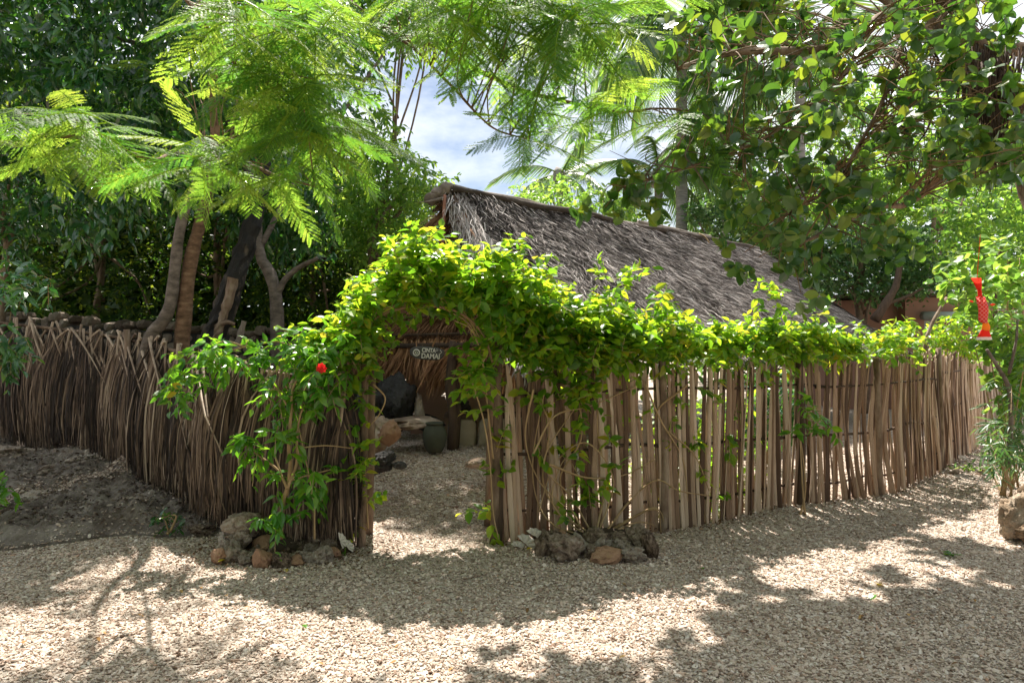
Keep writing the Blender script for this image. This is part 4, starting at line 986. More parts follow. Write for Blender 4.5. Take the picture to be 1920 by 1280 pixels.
for k, (x0, x1, y0, y1, Y_, lb) in enumerate((
        (-150, 120, 180, 660, 11.5, 'dense dark tree at the left edge behind the stone wall'),
        (60, 330, 200, 660, 13.0, 'dark bushy tree behind the palm fence, left of the two flame trunks'),
        (300, 520, 220, 660, 12.0, 'dark leafy tree seen between the flame trunks and the charred trunk'),
        (480, 700, 280, 660, 13.0, 'shaded bushy tree behind the forked grey trunk'),
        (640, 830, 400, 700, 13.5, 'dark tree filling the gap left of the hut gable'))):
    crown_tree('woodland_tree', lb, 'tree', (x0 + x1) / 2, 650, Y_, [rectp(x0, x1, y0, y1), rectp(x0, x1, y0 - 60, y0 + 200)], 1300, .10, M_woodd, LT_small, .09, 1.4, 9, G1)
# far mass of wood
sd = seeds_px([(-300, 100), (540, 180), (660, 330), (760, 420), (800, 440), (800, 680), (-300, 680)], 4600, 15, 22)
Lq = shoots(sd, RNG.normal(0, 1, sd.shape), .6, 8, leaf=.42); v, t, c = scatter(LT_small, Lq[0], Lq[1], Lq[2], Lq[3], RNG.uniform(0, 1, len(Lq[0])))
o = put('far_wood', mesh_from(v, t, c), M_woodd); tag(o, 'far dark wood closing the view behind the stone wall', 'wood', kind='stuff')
# right of dark tree: bushy tree against the sky left of the gable
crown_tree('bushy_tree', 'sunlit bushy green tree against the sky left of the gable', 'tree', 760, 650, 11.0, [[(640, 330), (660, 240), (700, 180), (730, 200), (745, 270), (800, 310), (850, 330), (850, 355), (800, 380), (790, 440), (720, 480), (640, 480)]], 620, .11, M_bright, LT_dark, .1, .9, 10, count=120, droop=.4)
crown_tree('hanging_tree', 'dark leafy boughs hanging against the sky at the top left of the centre, with unseen boughs added to shade the yard', 'tree', 700, 650, 11.5, extra=lift_px([(660, 840), (925, 840), (925, 965), (790, 950), (660, 925)], 620, 7.5, 8.8, .2), polys= [[(640, -60), (760, -60), (800, 60), (720, 110), (660, 100)]], n_=170, leafsz=.13, mat=M_bright, tpl=LT_dark, trunk_r=.05, thick=.5, nl=9, count=60, droop=.6)  # extra boughs are added above the view to throw shade on the yard

# woodland behind the hut and to the right
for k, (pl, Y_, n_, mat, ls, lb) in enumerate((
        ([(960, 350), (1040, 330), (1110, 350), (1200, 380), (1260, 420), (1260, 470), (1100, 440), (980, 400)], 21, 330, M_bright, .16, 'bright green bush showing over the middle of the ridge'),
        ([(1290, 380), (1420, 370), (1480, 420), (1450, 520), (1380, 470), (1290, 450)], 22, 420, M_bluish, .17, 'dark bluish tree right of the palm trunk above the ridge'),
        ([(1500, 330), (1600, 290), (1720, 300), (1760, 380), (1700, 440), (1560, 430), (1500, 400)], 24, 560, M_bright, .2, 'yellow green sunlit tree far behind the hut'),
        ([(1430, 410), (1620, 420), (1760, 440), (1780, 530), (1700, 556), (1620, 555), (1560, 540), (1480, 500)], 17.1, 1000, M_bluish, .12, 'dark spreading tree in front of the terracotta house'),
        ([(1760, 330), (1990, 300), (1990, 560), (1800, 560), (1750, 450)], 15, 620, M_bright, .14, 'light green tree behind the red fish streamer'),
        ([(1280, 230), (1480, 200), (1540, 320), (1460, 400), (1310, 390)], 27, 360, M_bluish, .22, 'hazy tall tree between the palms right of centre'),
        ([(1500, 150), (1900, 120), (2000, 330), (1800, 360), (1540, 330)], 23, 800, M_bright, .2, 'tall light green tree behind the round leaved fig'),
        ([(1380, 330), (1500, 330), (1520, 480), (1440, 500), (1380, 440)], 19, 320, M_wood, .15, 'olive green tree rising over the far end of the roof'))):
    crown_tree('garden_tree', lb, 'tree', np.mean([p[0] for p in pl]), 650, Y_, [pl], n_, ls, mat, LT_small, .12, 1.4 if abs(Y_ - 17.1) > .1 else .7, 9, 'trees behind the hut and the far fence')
a = Acc(); p_ = limb(a, [at(1640, 600, 15.0), at(1660, 570, 15.0), at(1680, 535, 15.2), at(1690, 480, 15.5)], .11, .06, 12, 8); limb(a, [at(1660, 570, 15.0), at(1700, 556, 15.1), at(1730, 540, 15.2)], .05, .02, 10, 6)
bb = thing('crooked_tree', at(1640, 600, 15.0), 'crooked dark bough crossing the terracotta house wall', 'tree'); put('trunk', a.mesh(True), M_darkwood, bb)
sd = seeds_px([(-200 + 1500, 330), (2300, 330), (2300, 700), (1300, 700)], 2200, 30, 36)
Lq = shoots(sd, RNG.normal(0, 1, sd.shape), 1.0, 8, leaf=.5); v, t, c = scatter(LT_small, Lq[0], Lq[1], Lq[2], Lq[3], RNG.uniform(0, 1, len(Lq[0])))
o = put('far_wood', mesh_from(v, t, c), M_bluish); tag(o, 'far wood closing the view behind the terracotta house', 'wood', kind='stuff')

# unseen foliage added behind and beside the camera to cut the sky light
n_ = 2600; an = RNG.uniform(math.radians(155), math.radians(385), n_); rd = RNG.uniform(6.5, 11, n_)
sd = np.stack([rd * np.cos(an), rd * np.sin(an), RNG.uniform(.1, 1, n_) ** .8 * 9], 1)
sd = np.concatenate([sd, np.stack([RNG.uniform(-6, 6, 500), RNG.uniform(-8, -2.5, 500), RNG.uniform(6.5, 9, 500)], 1)])
Lq = shoots(sd, RNG.normal(0, 1, sd.shape), .6, 7, leaf=.34); v, t, c = scatter(LT_small, Lq[0], Lq[1], Lq[2], Lq[3], RNG.uniform(0, 1, len(Lq[0])))
k_ = put('sky_blocking_thicket', mesh_from(v, t, c), M_wood); tag(k_, 'unseen leaf mass added behind the viewer to cut the sky light', 'thicket', kind='stuff')

# ------------------------------------------------------------------ terracotta house
hs = thing('terracotta_house', at(1760, 655, 18.5), 'flat roofed terracotta house at the far right behind the hut', 'house')
hx0, hx1, hY = at(1590, 0, 18)[0], at(2050, 0, 18)[0], 18.0; zt = at(0, 557, 18)[2]
wx0, wx1 = at(1733, 0, 18)[0], at(1762, 0, 18)[0]; wz0, wz1 = at(0, 650, 18)[2], at(0, 600, 18)[2]
cxm = at(1697, 0, 18)[0]
a = Acc(); box(a, hx0, cxm, hY + .35, hY + 4, 0, zt - .06); put('wall', a.mesh(), M_housewall, hs)
a = Acc(); box(a, cxm + .003, wx0, hY, hY + 4, 0, zt); box(a, wx1, hx1, hY, hY + 4, 0, zt); box(a, wx0 + .002, wx1 - .002, hY + .002, hY + 4, 0, wz0); box(a, wx0 + .002, wx1 - .002, hY + .002, hY + 4, wz1, zt - .003); put('wall', a.mesh(), M_housewall, hs)
a = Acc(); box(a, hx0 - .2, hx1 + .2, hY - .15, hY + 4.2, zt + .003, zt + .09); put('roof', a.mesh(), M_darkwood, hs)
a = Acc(); box(a, wx0 + .05, wx1 - .05, hY + .12, hY + .14, wz0 + .05, wz1 - .05)
win = Acc()
for (p, q, r, s) in ((wx0 + .003, wx0 + .06, wz0, wz1), (wx1 - .06, wx1 - .003, wz0, wz1), (wx0 + .06, wx1 - .06, wz1 - .06, wz1 - .003), (wx0 + .06, wx1 - .06, wz0 + .003, wz0 + .06)): box(win, p, q, hY + .06, hY + .14, r, s)
wf = put('window', win.mesh(), M_frame, hs); o = put('pane', a.mesh(), M_window, None); o.parent = wf; o.matrix_basis = Matrix.Identity(4)
a = Acc(); a.tube(np.array([at(1729, 592, 17.8), at(1830, 592, 17.8)]), .11, 12); put('awning_roll', a.mesh(True), plain('grey_canvas', (.3, .34, .34), .7), hs)

# ------------------------------------------------------------------ coconut palms
def palm_frond_mesh(seed):
    r = np.random.default_rng(seed); a = Acc(); n_ = 46; dr = r.uniform(.5, 1.0)
    def rp(y): return np.stack([.05 * np.sin(y * 2 + seed), y * (1 - .15 * dr * y), .18 * y - dr * .62 * y ** 2.2], -1)
    yy = np.linspace(0, 1, 12); a.tube(rp(yy), np.linspace(.012, .003, 12), 4, .95)
    for s in (-1, 1):
        y = np.linspace(.14, .99, n_); p = rp(y); ln = .26 * np.sin(np.pi * (.12 + .8 * (y - .1))) ** .6 * r.uniform(.85, 1.1, n_)
        d = nrm(np.stack([s * np.ones(n_) * .75, .55 + .3 * y, -.35 - .5 * r.uniform(.3, 1.2, n_)], 1)); w = .012; vs = []
        for k in range(4):
            f = k / 3; c = p + d * (ln * f)[:, None]; c[:, 2] -= .35 * ln * f * f; ww = w * (1 - .85 * f) ; vs += [c + [0, -ww, ww * .3], c + [0, ww, 0]]
        V = np.stack(vs, 1); tt = []
        for k in range(3): tt += [(2 * k, 2 * k + 1, 2 * k + 3), (2 * k, 2 * k + 3, 2 * k + 2)]
        T = (np.array(tt)[None] + (np.arange(n_) * 8)[:, None, None]).reshape(-1, 3); a.add(V.reshape(-1, 3), T, np.repeat(r.uniform(0, 1, n_), 8))
    me = a.mesh(); me.materials.append(M_palm); return me
PF = [palm_frond_mesh(s) for s in range(6)]
def palm(px, py, Y_, nf, size, tr, label, lean=0):
    top = at(px, py, Y_); b = at(px + lean, 655, Y_); root = thing('coconut_palm', [b[0], b[1], 0], label, 'palm tree', 'coconut palms behind the hut')
    a = Acc(); limb(a, [(b[0], b[1], -.1), (b[0] * .5 + top[0] * .5, Y_, top[2] * .45), top], tr, tr * .8, 30, 12, .03); put('trunk', a.mesh(True), M_palmbark, root)
    for k in range(nf):
        an = k * 2.399 + random.uniform(-.2, .2); el = random.uniform(-.6, .9)
        ax = np.array([math.cos(an), math.sin(an), el]); set_frond(root, PF, top + [0, 0, random.uniform(-.1, .15)], ax, np.array([0, 0, 1]) + RNG.normal(0, .08, 3), size * random.uniform(.85, 1.1))
    a = Acc(); v, t = rock_mesh(3, 2, .2, .1); a.add(v * [.28, .28, .35] + top, t); put('crownshaft', a.mesh(True), M_palmbark, root)
palm(1278, 50, 22, 27, 4.6, .21, 'tall coconut palm with a straight grey trunk rising over the ridge')
palm(1235, 335, 23, 15, 2.7, .17, 'low coconut palm left of the tall straight palm trunk')
palm(1050, 330, 26, 13, 2.6, .16, 'small distant palm just over the left half of the ridge')
palm(1500, 110, 20, 16, 3.3, .17, 'coconut palm half hidden behind the round leaved fig')
palm(1360, 250, 28, 14, 3.2, .17, 'distant palm with pale fronds right of the tall palm trunk')

# ------------------------------------------------------------------ round-leaved fig on the right
fg = thing('fig_tree', (5.0, 5.6, 0), 'round leaved fig tree reaching in from the right with hanging aerial roots', 'tree')
fb = []
FB = [([(5.3, 6.0, -.1), (5.2, 6.1, 1.5), (4.9, 6.2, 3), (4.5, 6.3, 3.8), (4.0, 6.5, 5)], .30, .14, 'trunk'),
      ([at(2010, 100, 6.2), at(1920, 95, 6.0), at(1810, 78, 5.8), at(1700, 60, 5.5), at(1660, 30, 5.4), at(1617, 64, 5.2), at(1561, 88, 5.1), at(1490, 96, 5.0), at(1404, 96, 4.9), at(1329, 109, 4.8), at(1270, 130, 4.7)], .07, .014, 'branch'),
      ([at(2060, 300, 6.0), at(1970, 290, 5.9), at(1917, 289, 5.8), at(1831, 304, 5.6), at(1794, 319, 5.5), at(1745, 345, 5.4), at(1730, 364, 5.35), at(1692, 386, 5.3), at(1647, 386, 5.2), at(1606, 405, 5.1), at(1542, 439, 5.0), at(1505, 454, 4.9)], .045, .010, 'branch'),
      ([at(1704, 4, 5.4), at(1740, -60, 5.4), at(1850, -120, 5.8), at(1960, -100, 6.2)], .03, .06, 'branch'),
      ([at(1617, 64, 5.2), at(1590, 130, 5.0), at(1520, 200, 4.9), at(1430, 260, 4.8), at(1330, 300, 4.7), at(1240, 330, 4.6), at(1170, 350, 4.6)], .018, .006, 'branch'),
      ([at(1700, 60, 5.5), at(1680, 120, 5.3), at(1650, 200, 5.2), at(1600, 290, 5.1), at(1560, 350, 5.0), at(1480, 400, 4.9)], .02, .008, 'branch'),
      ([at(1830, 80, 5.8), at(1800, 30, 5.5), at(1740, -20, 5.2)], .05, .03, 'branch')]
FB += [([(4.3, 6.4, 4.4), (3.2, 6.8, 5.4), (2.2, 7.0, 5.9), (1.0, 7.0, 6.0)], .07, .02, 'branch'), ([(4.2, 6.4, 4.6), (3.6, 7.2, 5.8), (3.0, 8, 6.4)], .05, .02, 'branch')]
for c, r0, r1, nm in FB:
    a = Acc(); p = limb(a, c, r0, r1, 26, 8, .1); put(nm, a.mesh(True), M_bark, fg); fb.append(p if nm == 'branch' else p[15:])
fbp = np.concatenate(fb)
pF = [([(1260, 40), (1400, 0), (1700, -40), (1920, -40), (1960, 330), (1830, 340), (1700, 300), (1560, 260), (1440, 210), (1330, 200), (1260, 130)], 320, 4.3, 6.2),
      ([(1300, 180), (1450, 200), (1600, 260), (1640, 330), (1600, 400), (1500, 440), (1420, 420), (1350, 350), (1290, 280)], 105, 4.4, 5.4),
      ([(1640, 260), (1920, 250), (1920, 320), (1780, 340), (1660, 330)], 44, 4.6, 5.8),
      ([(1130, 350), (1230, 320), (1270, 350), (1180, 400), (1110, 395)], 15, 4.5, 4.7),
      ([(1380, 420), (1480, 400), (1540, 480), (1540, 550), (1500, 560), (1470, 500), (1400, 500)], 18, 4.6, 5.0),
      ([(1540, 420), (1680, 400), (1700, 470), (1600, 500)], 16, 4.7, 5.2)]
sdF = clear(np.concatenate([seeds_px(*q) for q in pF]), 4.1, 6.2)
shade = [([(1400, 1150), (1520, 1125), (1650, 1140), (1920, 1085), (2000, 1300), (1350, 1300)], 540), ([(1700, 1010), (1920, 1020), (1920, 1080), (1800, 1070)], 50),
         ([(1340, 1080), (1440, 1085), (1480, 1095), (1420, 1100)], 3), ([(930, 1245), (1120, 1245), (1150, 1300), (920, 1300)], 14), ([(1290, 1210), (1380, 1200), (1350, 1290), (1270, 1270)], 6), ([(1620, 1080), (1760, 1085), (1760, 1098), (1620, 1094)], 5)]
sdS = np.concatenate([lift_px(p, n_, 5.5, 6.9) for p, n_ in shade])
tw = Acc(); twigs_to(tw, sdF, fbp, .0045, .003, .1); twigs_to(tw, sdS[::3], fbp, .008, .004, .05); put('twigs', tw.mesh(True), M_twig, fg, kind='stuff')
dF = RNG.normal(0, .7, sdF.shape) + [-.2, -.35, -.05]
L1 = shoots(sdF, dF, .20, 8, droop=.15, leaf=.088, rosette=True, updir=.5, ljit=.2)
dS = RNG.normal(0, .8, sdS.shape) + [0, 0, .2]
L2 = shoots(sdS, dS, .2, 9, droop=.1, leaf=.15, rosette=True, updir=1.2, ljit=.2)
leafy(fg, LT_ficus, tuple(np.concatenate([L1[k], L2[k]]) for k in range(4)), M_ficus, 300)
# aerial roots
a = Acc()
for k in range(210):
    px = random.choice((random.gauss(1865, 28), random.gauss(1865, 22), random.uniform(1660, 1920))); py = random.uniform(80, 150) if px > 1790 else random.uniform(60, 300); ln = random.uniform(.35, 1.05) if px > 1790 else random.uniform(.15, .5)
    b = at(px, py, random.uniform(5.2, 6.0)); a.tube(spline([b, b + [random.gauss(0, .05), random.gauss(0, .03), -ln * .5], b + [random.gauss(0, .07), random.gauss(0, .05), -ln]], 7), np.linspace(.008, .0025, 7) * random.uniform(.6, 1.6), 4)
put('aerial_roots', a.mesh(True), M_darkwood, fg, kind='stuff')
a = Acc()
for k in range(90):
    b = fbp[RNG.integers(len(fbp))]; 
    if b[1] > 6.3: continue
    e = b + RNG.normal(0, .3, 3) * [1, .6, .6]; limb(a, [b, (b + e) / 2 + RNG.normal(0, .05, 3), e], .007, .002, 8, 4)
put('bare_twigs', a.mesh(True), M_greybark, fg, kind='stuff')

# ------------------------------------------------------------------ vines
def vine_leaves(root, groups, extra=None, count=300, leaf=.092, tpl=LT_vine, mat=None, droop=.25, Lg=.26, nl=10, dirb=(0, -.15, .35)):
    sd_ = np.concatenate(groups); dirs = RNG.normal(0, .75, sd_.shape) + list(dirb)
    Lv = shoots(sd_, dirs, Lg, nl, droop=droop, leaf=leaf, updir=.9)
    a = Acc()
    for i in range(0, len(sd_), 2):
        d_ = nrm(dirs[i]); e = sd_[i] + d_ * Lv[4][i]; e[2] -= droop * Lv[4][i]; m = sd_[i] + d_ * Lv[4][i] * .5; m[2] -= droop * Lv[4][i] * .25; a.tube(np.array([sd_[i], m, e]), .0025, 3)
    put('tendrils', a.mesh(), M_vinestem, root, kind='stuff'); leafy(root, tpl, Lv[:4], mat or M_vine, count)

fv = thing('climbing_vine', at(1120, 1005, 5.65), 'thick bright green vine rooted in the rock ring and spilling over the slat fence', 'vine')
pV1 = [(890, 490), (960, 500), (1005, 520), (1045, 570), (1150, 575), (1240, 605), (1330, 635), (1330, 660), (1220, 675), (1120, 700), (1040, 685), (950, 668), (925, 630)]
pV2 = [(1330, 630), (1400, 632), (1440, 620), (1500, 625), (1560, 628), (1600, 640), (1600, 665), (1520, 668), (1420, 655), (1330, 664)]
pV3 = [(980, 700), (1110, 700), (1120, 760), (1040, 770), (1000, 740)]
pV4 = [(1620, 625), (1700, 630), (1720, 655), (1640, 660)]
def tall(n_, x0, x1, y0, y1): return seeds_px([(x0, y0), (x1, y0), (x1, y1), (x0, y1)], n_, -.25, .25, fenceY)
gv = [seeds_px(pV1, 800, -.28, .45, fenceY), seeds_px(pV2, 330, -.08, .42, fenceY), seeds_px(pV3, 26, -.16, .0, fenceY), seeds_px(pV4, 40, -.15, .3, fenceY)]
gv += [tall(8, 1130, 1190, 520, 545), tall(8, 1420, 1460, 545, 580), tall(6, 1225, 1255, 555, 580), tall(3, 1530, 1570, 580, 600), tall(8, 940, 1000, 465, 490)]
gv += [seeds_px([(1180, 690), (1400, 690), (1380, 860), (1250, 900)], 40, -.12, .3, fenceY), seeds_px([(960, 760), (1180, 760), (1180, 960), (960, 960)], 16, -.12, -.02, fenceY), seeds_px([(1200, 850), (1420, 830), (1330, 960), (1200, 970)], 26, .05, .5, fenceY)]
vine_leaves(fv, gv)
a = Acc(); root_ = at(1120, 1008, 5.62)
paths = [[(1120, 1008), (1040, 985), (1005, 930), (1000, 850), (1020, 740)], [(1115, 1005), (1050, 960), (1018, 900), (1030, 800), (1005, 740)], [(1130, 1005), (1180, 940), (1230, 900), (1275, 920), (1340, 930)],
         [(1125, 1008), (1175, 975), (1230, 955), (1240, 1000)], [(1110, 1000), (1070, 930), (1020, 870), (1060, 790), (1120, 720)], [(1120, 1005), (1150, 900), (1100, 830), (1040, 870), (1010, 960)],
         [(1128, 1008), (1165, 990), (1200, 978), (1228, 985)], [(1030, 870), (1100, 895), (1170, 890), (1230, 860)], [(1118, 1000), (1135, 900), (1120, 800), (1130, 720)], [(1130, 1003), (1180, 975), (1222, 952), (1240, 962), (1245, 990)],
         [(1090, 990), (1050, 900), (1090, 820), (1080, 720)], [(1105, 1005), (1060, 975), (1035, 930), (1060, 860), (1090, 900)], [(1000, 850), (1040, 780), (1110, 760), (1200, 720)], [(1210, 720), (1240, 790), (1280, 860), (1290, 940)],
         [(1000, 730), (985, 820), (1010, 900), (1060, 950)], [(1290, 720), (1230, 780), (1300, 850), (1330, 920)]]
for k, pth in enumerate(paths):
    c = [at(x, y, fenceY(x) - (.10 + .07 * math.sin(i * 2.1 + k) if i else .2)) for i, (x, y) in enumerate(pth)]
    a2 = Acc(); limb(a2, c, random.uniform(.007, .012), .004, 30, 6, .05); put('stem', a2.mesh(True), M_vinestem, fv)

av = thing('arch_vine', at(672, 1000, 5.5), 'bright green vine grown over the arch above the yard entrance', 'vine')
pA1 = [(655, 600), (665, 560), (725, 515), (770, 460), (830, 465), (890, 510), (915, 550), (905, 600), (880, 570), (830, 545), (760, 540), (705, 575), (690, 630), (655, 650)]
pA2 = [(560, 640), (640, 590), (690, 610), (690, 690), (640, 700), (580, 680)]
ga = [seeds_px(pA1, 470, 5.3, 6.5), seeds_px(pA2, 60, 5.35, 5.6), seeds_px([(670, 640), (700, 640), (692, 980), (662, 1000)], 34, 5.4, 5.55), seeds_px([(720, 560), (880, 560), (860, 590), (740, 590)], 12, 5.4, 5.8),
      seeds_px([(865, 670), (910, 660), (915, 770), (875, 750)], 22, 5.5, 5.7), seeds_px([(915, 760), (935, 760), (935, 1000), (918, 1000)], 9, 5.55, 5.65), seeds_px([(750, 445), (800, 430), (800, 460), (755, 460)], 6, 5.5, 6.0)]
vine_leaves(av, ga)
for pth in ([(880, 700), (905, 780), (918, 860), (925, 960), (935, 1010)], [(925, 860), (915, 770), (905, 680), (885, 620), (850, 600)], [(700, 720), (722, 745), (712, 775), (692, 800)], [(690, 990), (683, 850), (676, 700), (684, 610)]):
    a2 = Acc(); limb(a2, [at(x, y, 5.52) for x, y in pth], .008, .004, 22, 6); put('stem', a2.mesh(True), M_vinestem, av)
for k in range(9):
    c = [at(x + random.gauss(0, 5), y + random.gauss(0, 6), 5.55 + k * .09) for x, y in ((684, 660), (690, 610), (730, 580), (800, 572), (870, 590), (900, 640))]
    a2 = Acc(); limb(a2, c, .007, .005, 26, 5); put('stem', a2.mesh(True), M_vinestem, av)

ar = thing('garden_arch', at(672, 1005, 5.5), 'rustic arch of bent poles standing in the gap between the fences', 'arch')
for (x, Y_) in ((676, 5.52), (690, 5.9), (926, 5.65), (915, 6.2)):
    b = at(x, 655, Y_); a2 = Acc(); bx_ = b[0]
    a2.tube(spline([(bx_, Y_, -.05), (bx_ + .02, Y_, .6), (bx_ + .03, Y_, 1.2), (bx_ + .04, Y_, 1.75)], 14), np.linspace(.04, .03, 14), 8, rough=.1); put('post', a2.mesh(True), M_bark, ar)
for Y_ in (5.52, 5.95, 6.3):
    c = [at(x, y, Y_) for x, y in ((686, 640), (700, 600), (745, 580), (800, 572), (860, 585), (905, 625), (924, 680))]; a2 = Acc(); limb(a2, c, .011, .011, 20, 6); put('hoop', a2.mesh(True), M_twig, ar)

# ------------------------------------------------------------------ hibiscus in the left rock ring
hb = thing('hibiscus_shrub', at(526, 1010, 5.15), 'hibiscus shrub with one red flower in the rock ring by the palm fence', 'shrub')
HB = [([(526, 1010), (531, 942), (539, 916), (545, 870), (541, 837), (546, 774), (550, 725), (575, 690), (600, 660)], .02, .006), ([(539, 916), (520, 880), (480, 850), (437, 815)], .012, .004), ([(539, 916), (556, 870), (557, 822), (566, 770), (600, 720), (640, 700)], .012, .004),
      ([(528, 890), (516, 849), (535, 822), (548, 800)], .007, .003), ([(545, 900), (580, 890), (620, 880)], .008, .003), ([(590, 1010), (588, 940), (575, 870), (560, 800)], .008, .004), ([(546, 774), (520, 730), (500, 710)], .008, .003), ([(557, 840), (610, 835), (660, 840)], .006, .003)]
for c, r0, r1 in HB:
    a2 = Acc(); limb(a2, [at(x, y, 5.15 + .04 * math.sin(i)) for i, (x, y) in enumerate(c)], r0, r1, 20, 7); put('stem', a2.mesh(True), M_vinestem, hb)
gh_ = [seeds_px([(495, 705), (560, 690), (660, 690), (650, 740), (560, 790), (500, 770)], 42, 5.0, 5.35), seeds_px([(520, 650), (600, 620), (660, 640), (640, 690), (560, 700)], 34, 5.05, 5.4), seeds_px([(428, 808), (450, 812), (505, 865), (490, 870)], 11, 5.05, 5.2),
       seeds_px([(500, 880), (560, 870), (640, 890), (620, 930), (520, 930)], 18, 5.0, 5.3), seeds_px([(485, 965), (530, 955), (590, 970), (585, 990), (490, 990)], 8, 5.0, 5.2), seeds_px([(510, 780), (560, 780), (540, 850), (510, 830)], 7, 5.0, 5.2)]
vine_leaves(hb, gh_, leaf=.105, tpl=LT_hib, mat=M_hib, droop=.5, Lg=.16, nl=7, count=300, dirb=(0, -.3, .1))
fc = at(603, 690, 4.98); pos = np.repeat(fc[None], 9, 0); ang = np.linspace(0, 2 * np.pi, 9, endpoint=False)
V, T = leaf_t(.8, 4, .1, .3, 1.1)
me = mesh_from(V, T, np.full(len(V), .5)); me.materials.append(M_petal)
fl = put('flower', mesh_from(*(lambda q: (q[0] * .012 + fc, q[1]))(ICO[1]), np.full(12, .5)), M_petal, hb)
for k, an in enumerate(ang):
    ax = np.array([[math.cos(an), -.5 - .3 * (k % 2), math.sin(an)]]); x, y, z = frames(ax, np.array([[0, -1, 0.2]])); s_ = .042
    o = bpy.data.objects.new('petal', me); COL.objects.link(o); o.parent = fl
    o.matrix_basis = Matrix(((x[0][0] * s_, y[0][0] * s_, z[0][0] * s_, fc[0]), (x[0][1] * s_, y[0][1] * s_, z[0][1] * s_, fc[1]), (x[0][2] * s_, y[0][2] * s_, z[0][2] * s_, fc[2]), (0, 0, 0, 1)))
# trailing branch with two yellow leaves
tb = thing('trailing_shrub', at(470, 660, 5.6), 'leafy shoot with two yellow leaves trailing over the palm frond fence', 'shrub')
for c in ([(520, 640), (460, 650), (400, 670), (350, 710), (315, 745)], [(460, 650), (420, 640), (380, 660)], [(520, 640), (560, 650), (600, 640)]):
    a2 = Acc(); limb(a2, [at(x, y, 5.5) for x, y in c], .008, .003, 18, 6); put('stem', a2.mesh(True), M_vinestem, tb)
vine_leaves(tb, [seeds_px([(360, 650), (400, 645), (480, 640), (540, 640), (500, 680), (400, 700), (350, 760), (310, 755), (320, 700)], 62, 5.35, 5.7)], leaf=.095, tpl=LT_hib, mat=M_hib, droop=.4, Lg=.15, nl=7, count=300, dirb=(0, -.3, .1))
for (x, y) in ((332, 736), (342, 728)):
    V, T = leaf_t(.62, 4, .2, .2, .9); c = at(x, y, 5.3); xx, yy_, zz = frames(np.array([[-.8, -.3, -.3 if y > 730 else .5]]), np.array([[0, -1, .6]])); V = c + .085 * (V[:, 0:1] * xx + V[:, 1:2] * yy_ + V[:, 2:3] * zz)
    put('leaf', mesh_from(V, T, np.full(len(V), .5)), M_yellow, tb, label='bright yellow leaf')

# left edge shrubs
def bush(name, label, cat, basepx, Y_, polys, n_, leaf, tpl, mat, stems=5, nl=8, droop=.4, count=300, thick=.3, Lg=.2, dirb=(0, -.2, .2), z0=None):
    b = at(*basepx, Y_); b[2] = float(gh(b[0], b[1])) if z0 is None else z0; root = thing(name, b, label, cat)
    sds = np.concatenate([seeds_px(p, max(3, int(n_ / len(polys))), Y_ - thick, Y_ + thick) for p in polys])
    for k in range(stems):
        e = sds[RNG.integers(len(sds))]; a2 = Acc(); limb(a2, [b + RNG.normal(0, .03, 3) * [1, 1, 0], (b + e) / 2 + RNG.normal(0, .05, 3), e], .012, .004, 14, 6); put('stem', a2.mesh(True), M_vinestem, root)
    vine_leaves(root, [sds], leaf=leaf, tpl=tpl, mat=mat, droop=droop, Lg=Lg, nl=nl, count=count, dirb=dirb); return root
bush('leafy_shrub', 'dark leafy shrub reaching in at the left edge above the palm fence', 'shrub', (-190, 900), 5.4, [[(-40, 490), (60, 490), (110, 530), (60, 560), (-40, 570)], [(-40, 620), (40, 625), (40, 680), (-40, 670)]], 70, .10, LT_dark, M_dark, droop=.6)
bush('young_plant', 'small plant with narrow green leaves at the lower left edge', 'plant', (-20, 960), 5.9, [[(-40, 880), (15, 885), (20, 930), (-40, 940)]], 14, .08, LT_hib, M_hib, stems=3)
bush('seedling', 'small dark green seedling on the soil below the palm fence', 'plant', (315, 1005), 5.75, [[(285, 965), (345, 960), (350, 990), (290, 995)]], 16, .045, LT_small, M_dark, stems=3, thick=.08, Lg=.1, z0=.06)

# right edge plants
bush('oleander_shrub', 'shrub with narrow light green leaves at the right edge beside the far fence', 'shrub', (1885, 880), 7.4, [[(1850, 620), (1930, 560), (1930, 850), (1860, 860), (1820, 840), (1860, 760)], [(1840, 800), (1930, 790), (1930, 870), (1860, 880)]], 130, .13, LT_narrow, M_bluish, stems=8, thick=.6, Lg=.22, z0=0, nl=10)
bush('round_leaf_shrub', 'tall round leaved shrub around the red fish streamer at the right edge', 'shrub', (1905, 900), 7.9, [[(1770, 480), (1930, 440), (1930, 640), (1860, 660), (1790, 600), (1760, 540)], [(1850, 640), (1930, 620), (1930, 760), (1880, 760)]], 230, .105, LT_ficus, M_bright, stems=8, thick=.6, z0=0)
bush('bright_bush', 'bright yellow green bush behind the top of the far fence', 'bush', (1790, 800), 10.8, [[(1740, 610), (1800, 590), (1850, 620), (1850, 665), (1740, 662)]], 190, .08, LT_vine, M_vine, stems=4, thick=.4)
bush('sapling', 'light green seedlings climbing at the top of the fence beside the roof end', 'plant', (1690, 800), 8.6, [[(1640, 620), (1680, 600), (1720, 600), (1730, 650), (1650, 650)]], 30, .08, LT_vine, M_vine, stems=4, thick=.15)
bush('yard_shrub', 'low bright shrub inside the yard seen through the slats right of the vine bed', 'shrub', (1300, 900), 7.4, [[(1180, 760), (1420, 740), (1420, 900), (1200, 900)]], 130, .07, LT_vine, M_vine, stems=6, thick=.35, z0=.1)
bush('yard_shrub', 'dark shrub inside the yard seen through the slats left of the dark fence post', 'shrub', (1440, 880), 9.0, [[(1380, 700), (1500, 700), (1500, 820), (1390, 830)]], 150, .09, LT_vine, M_dark, stems=6, thick=.4, z0=.1)
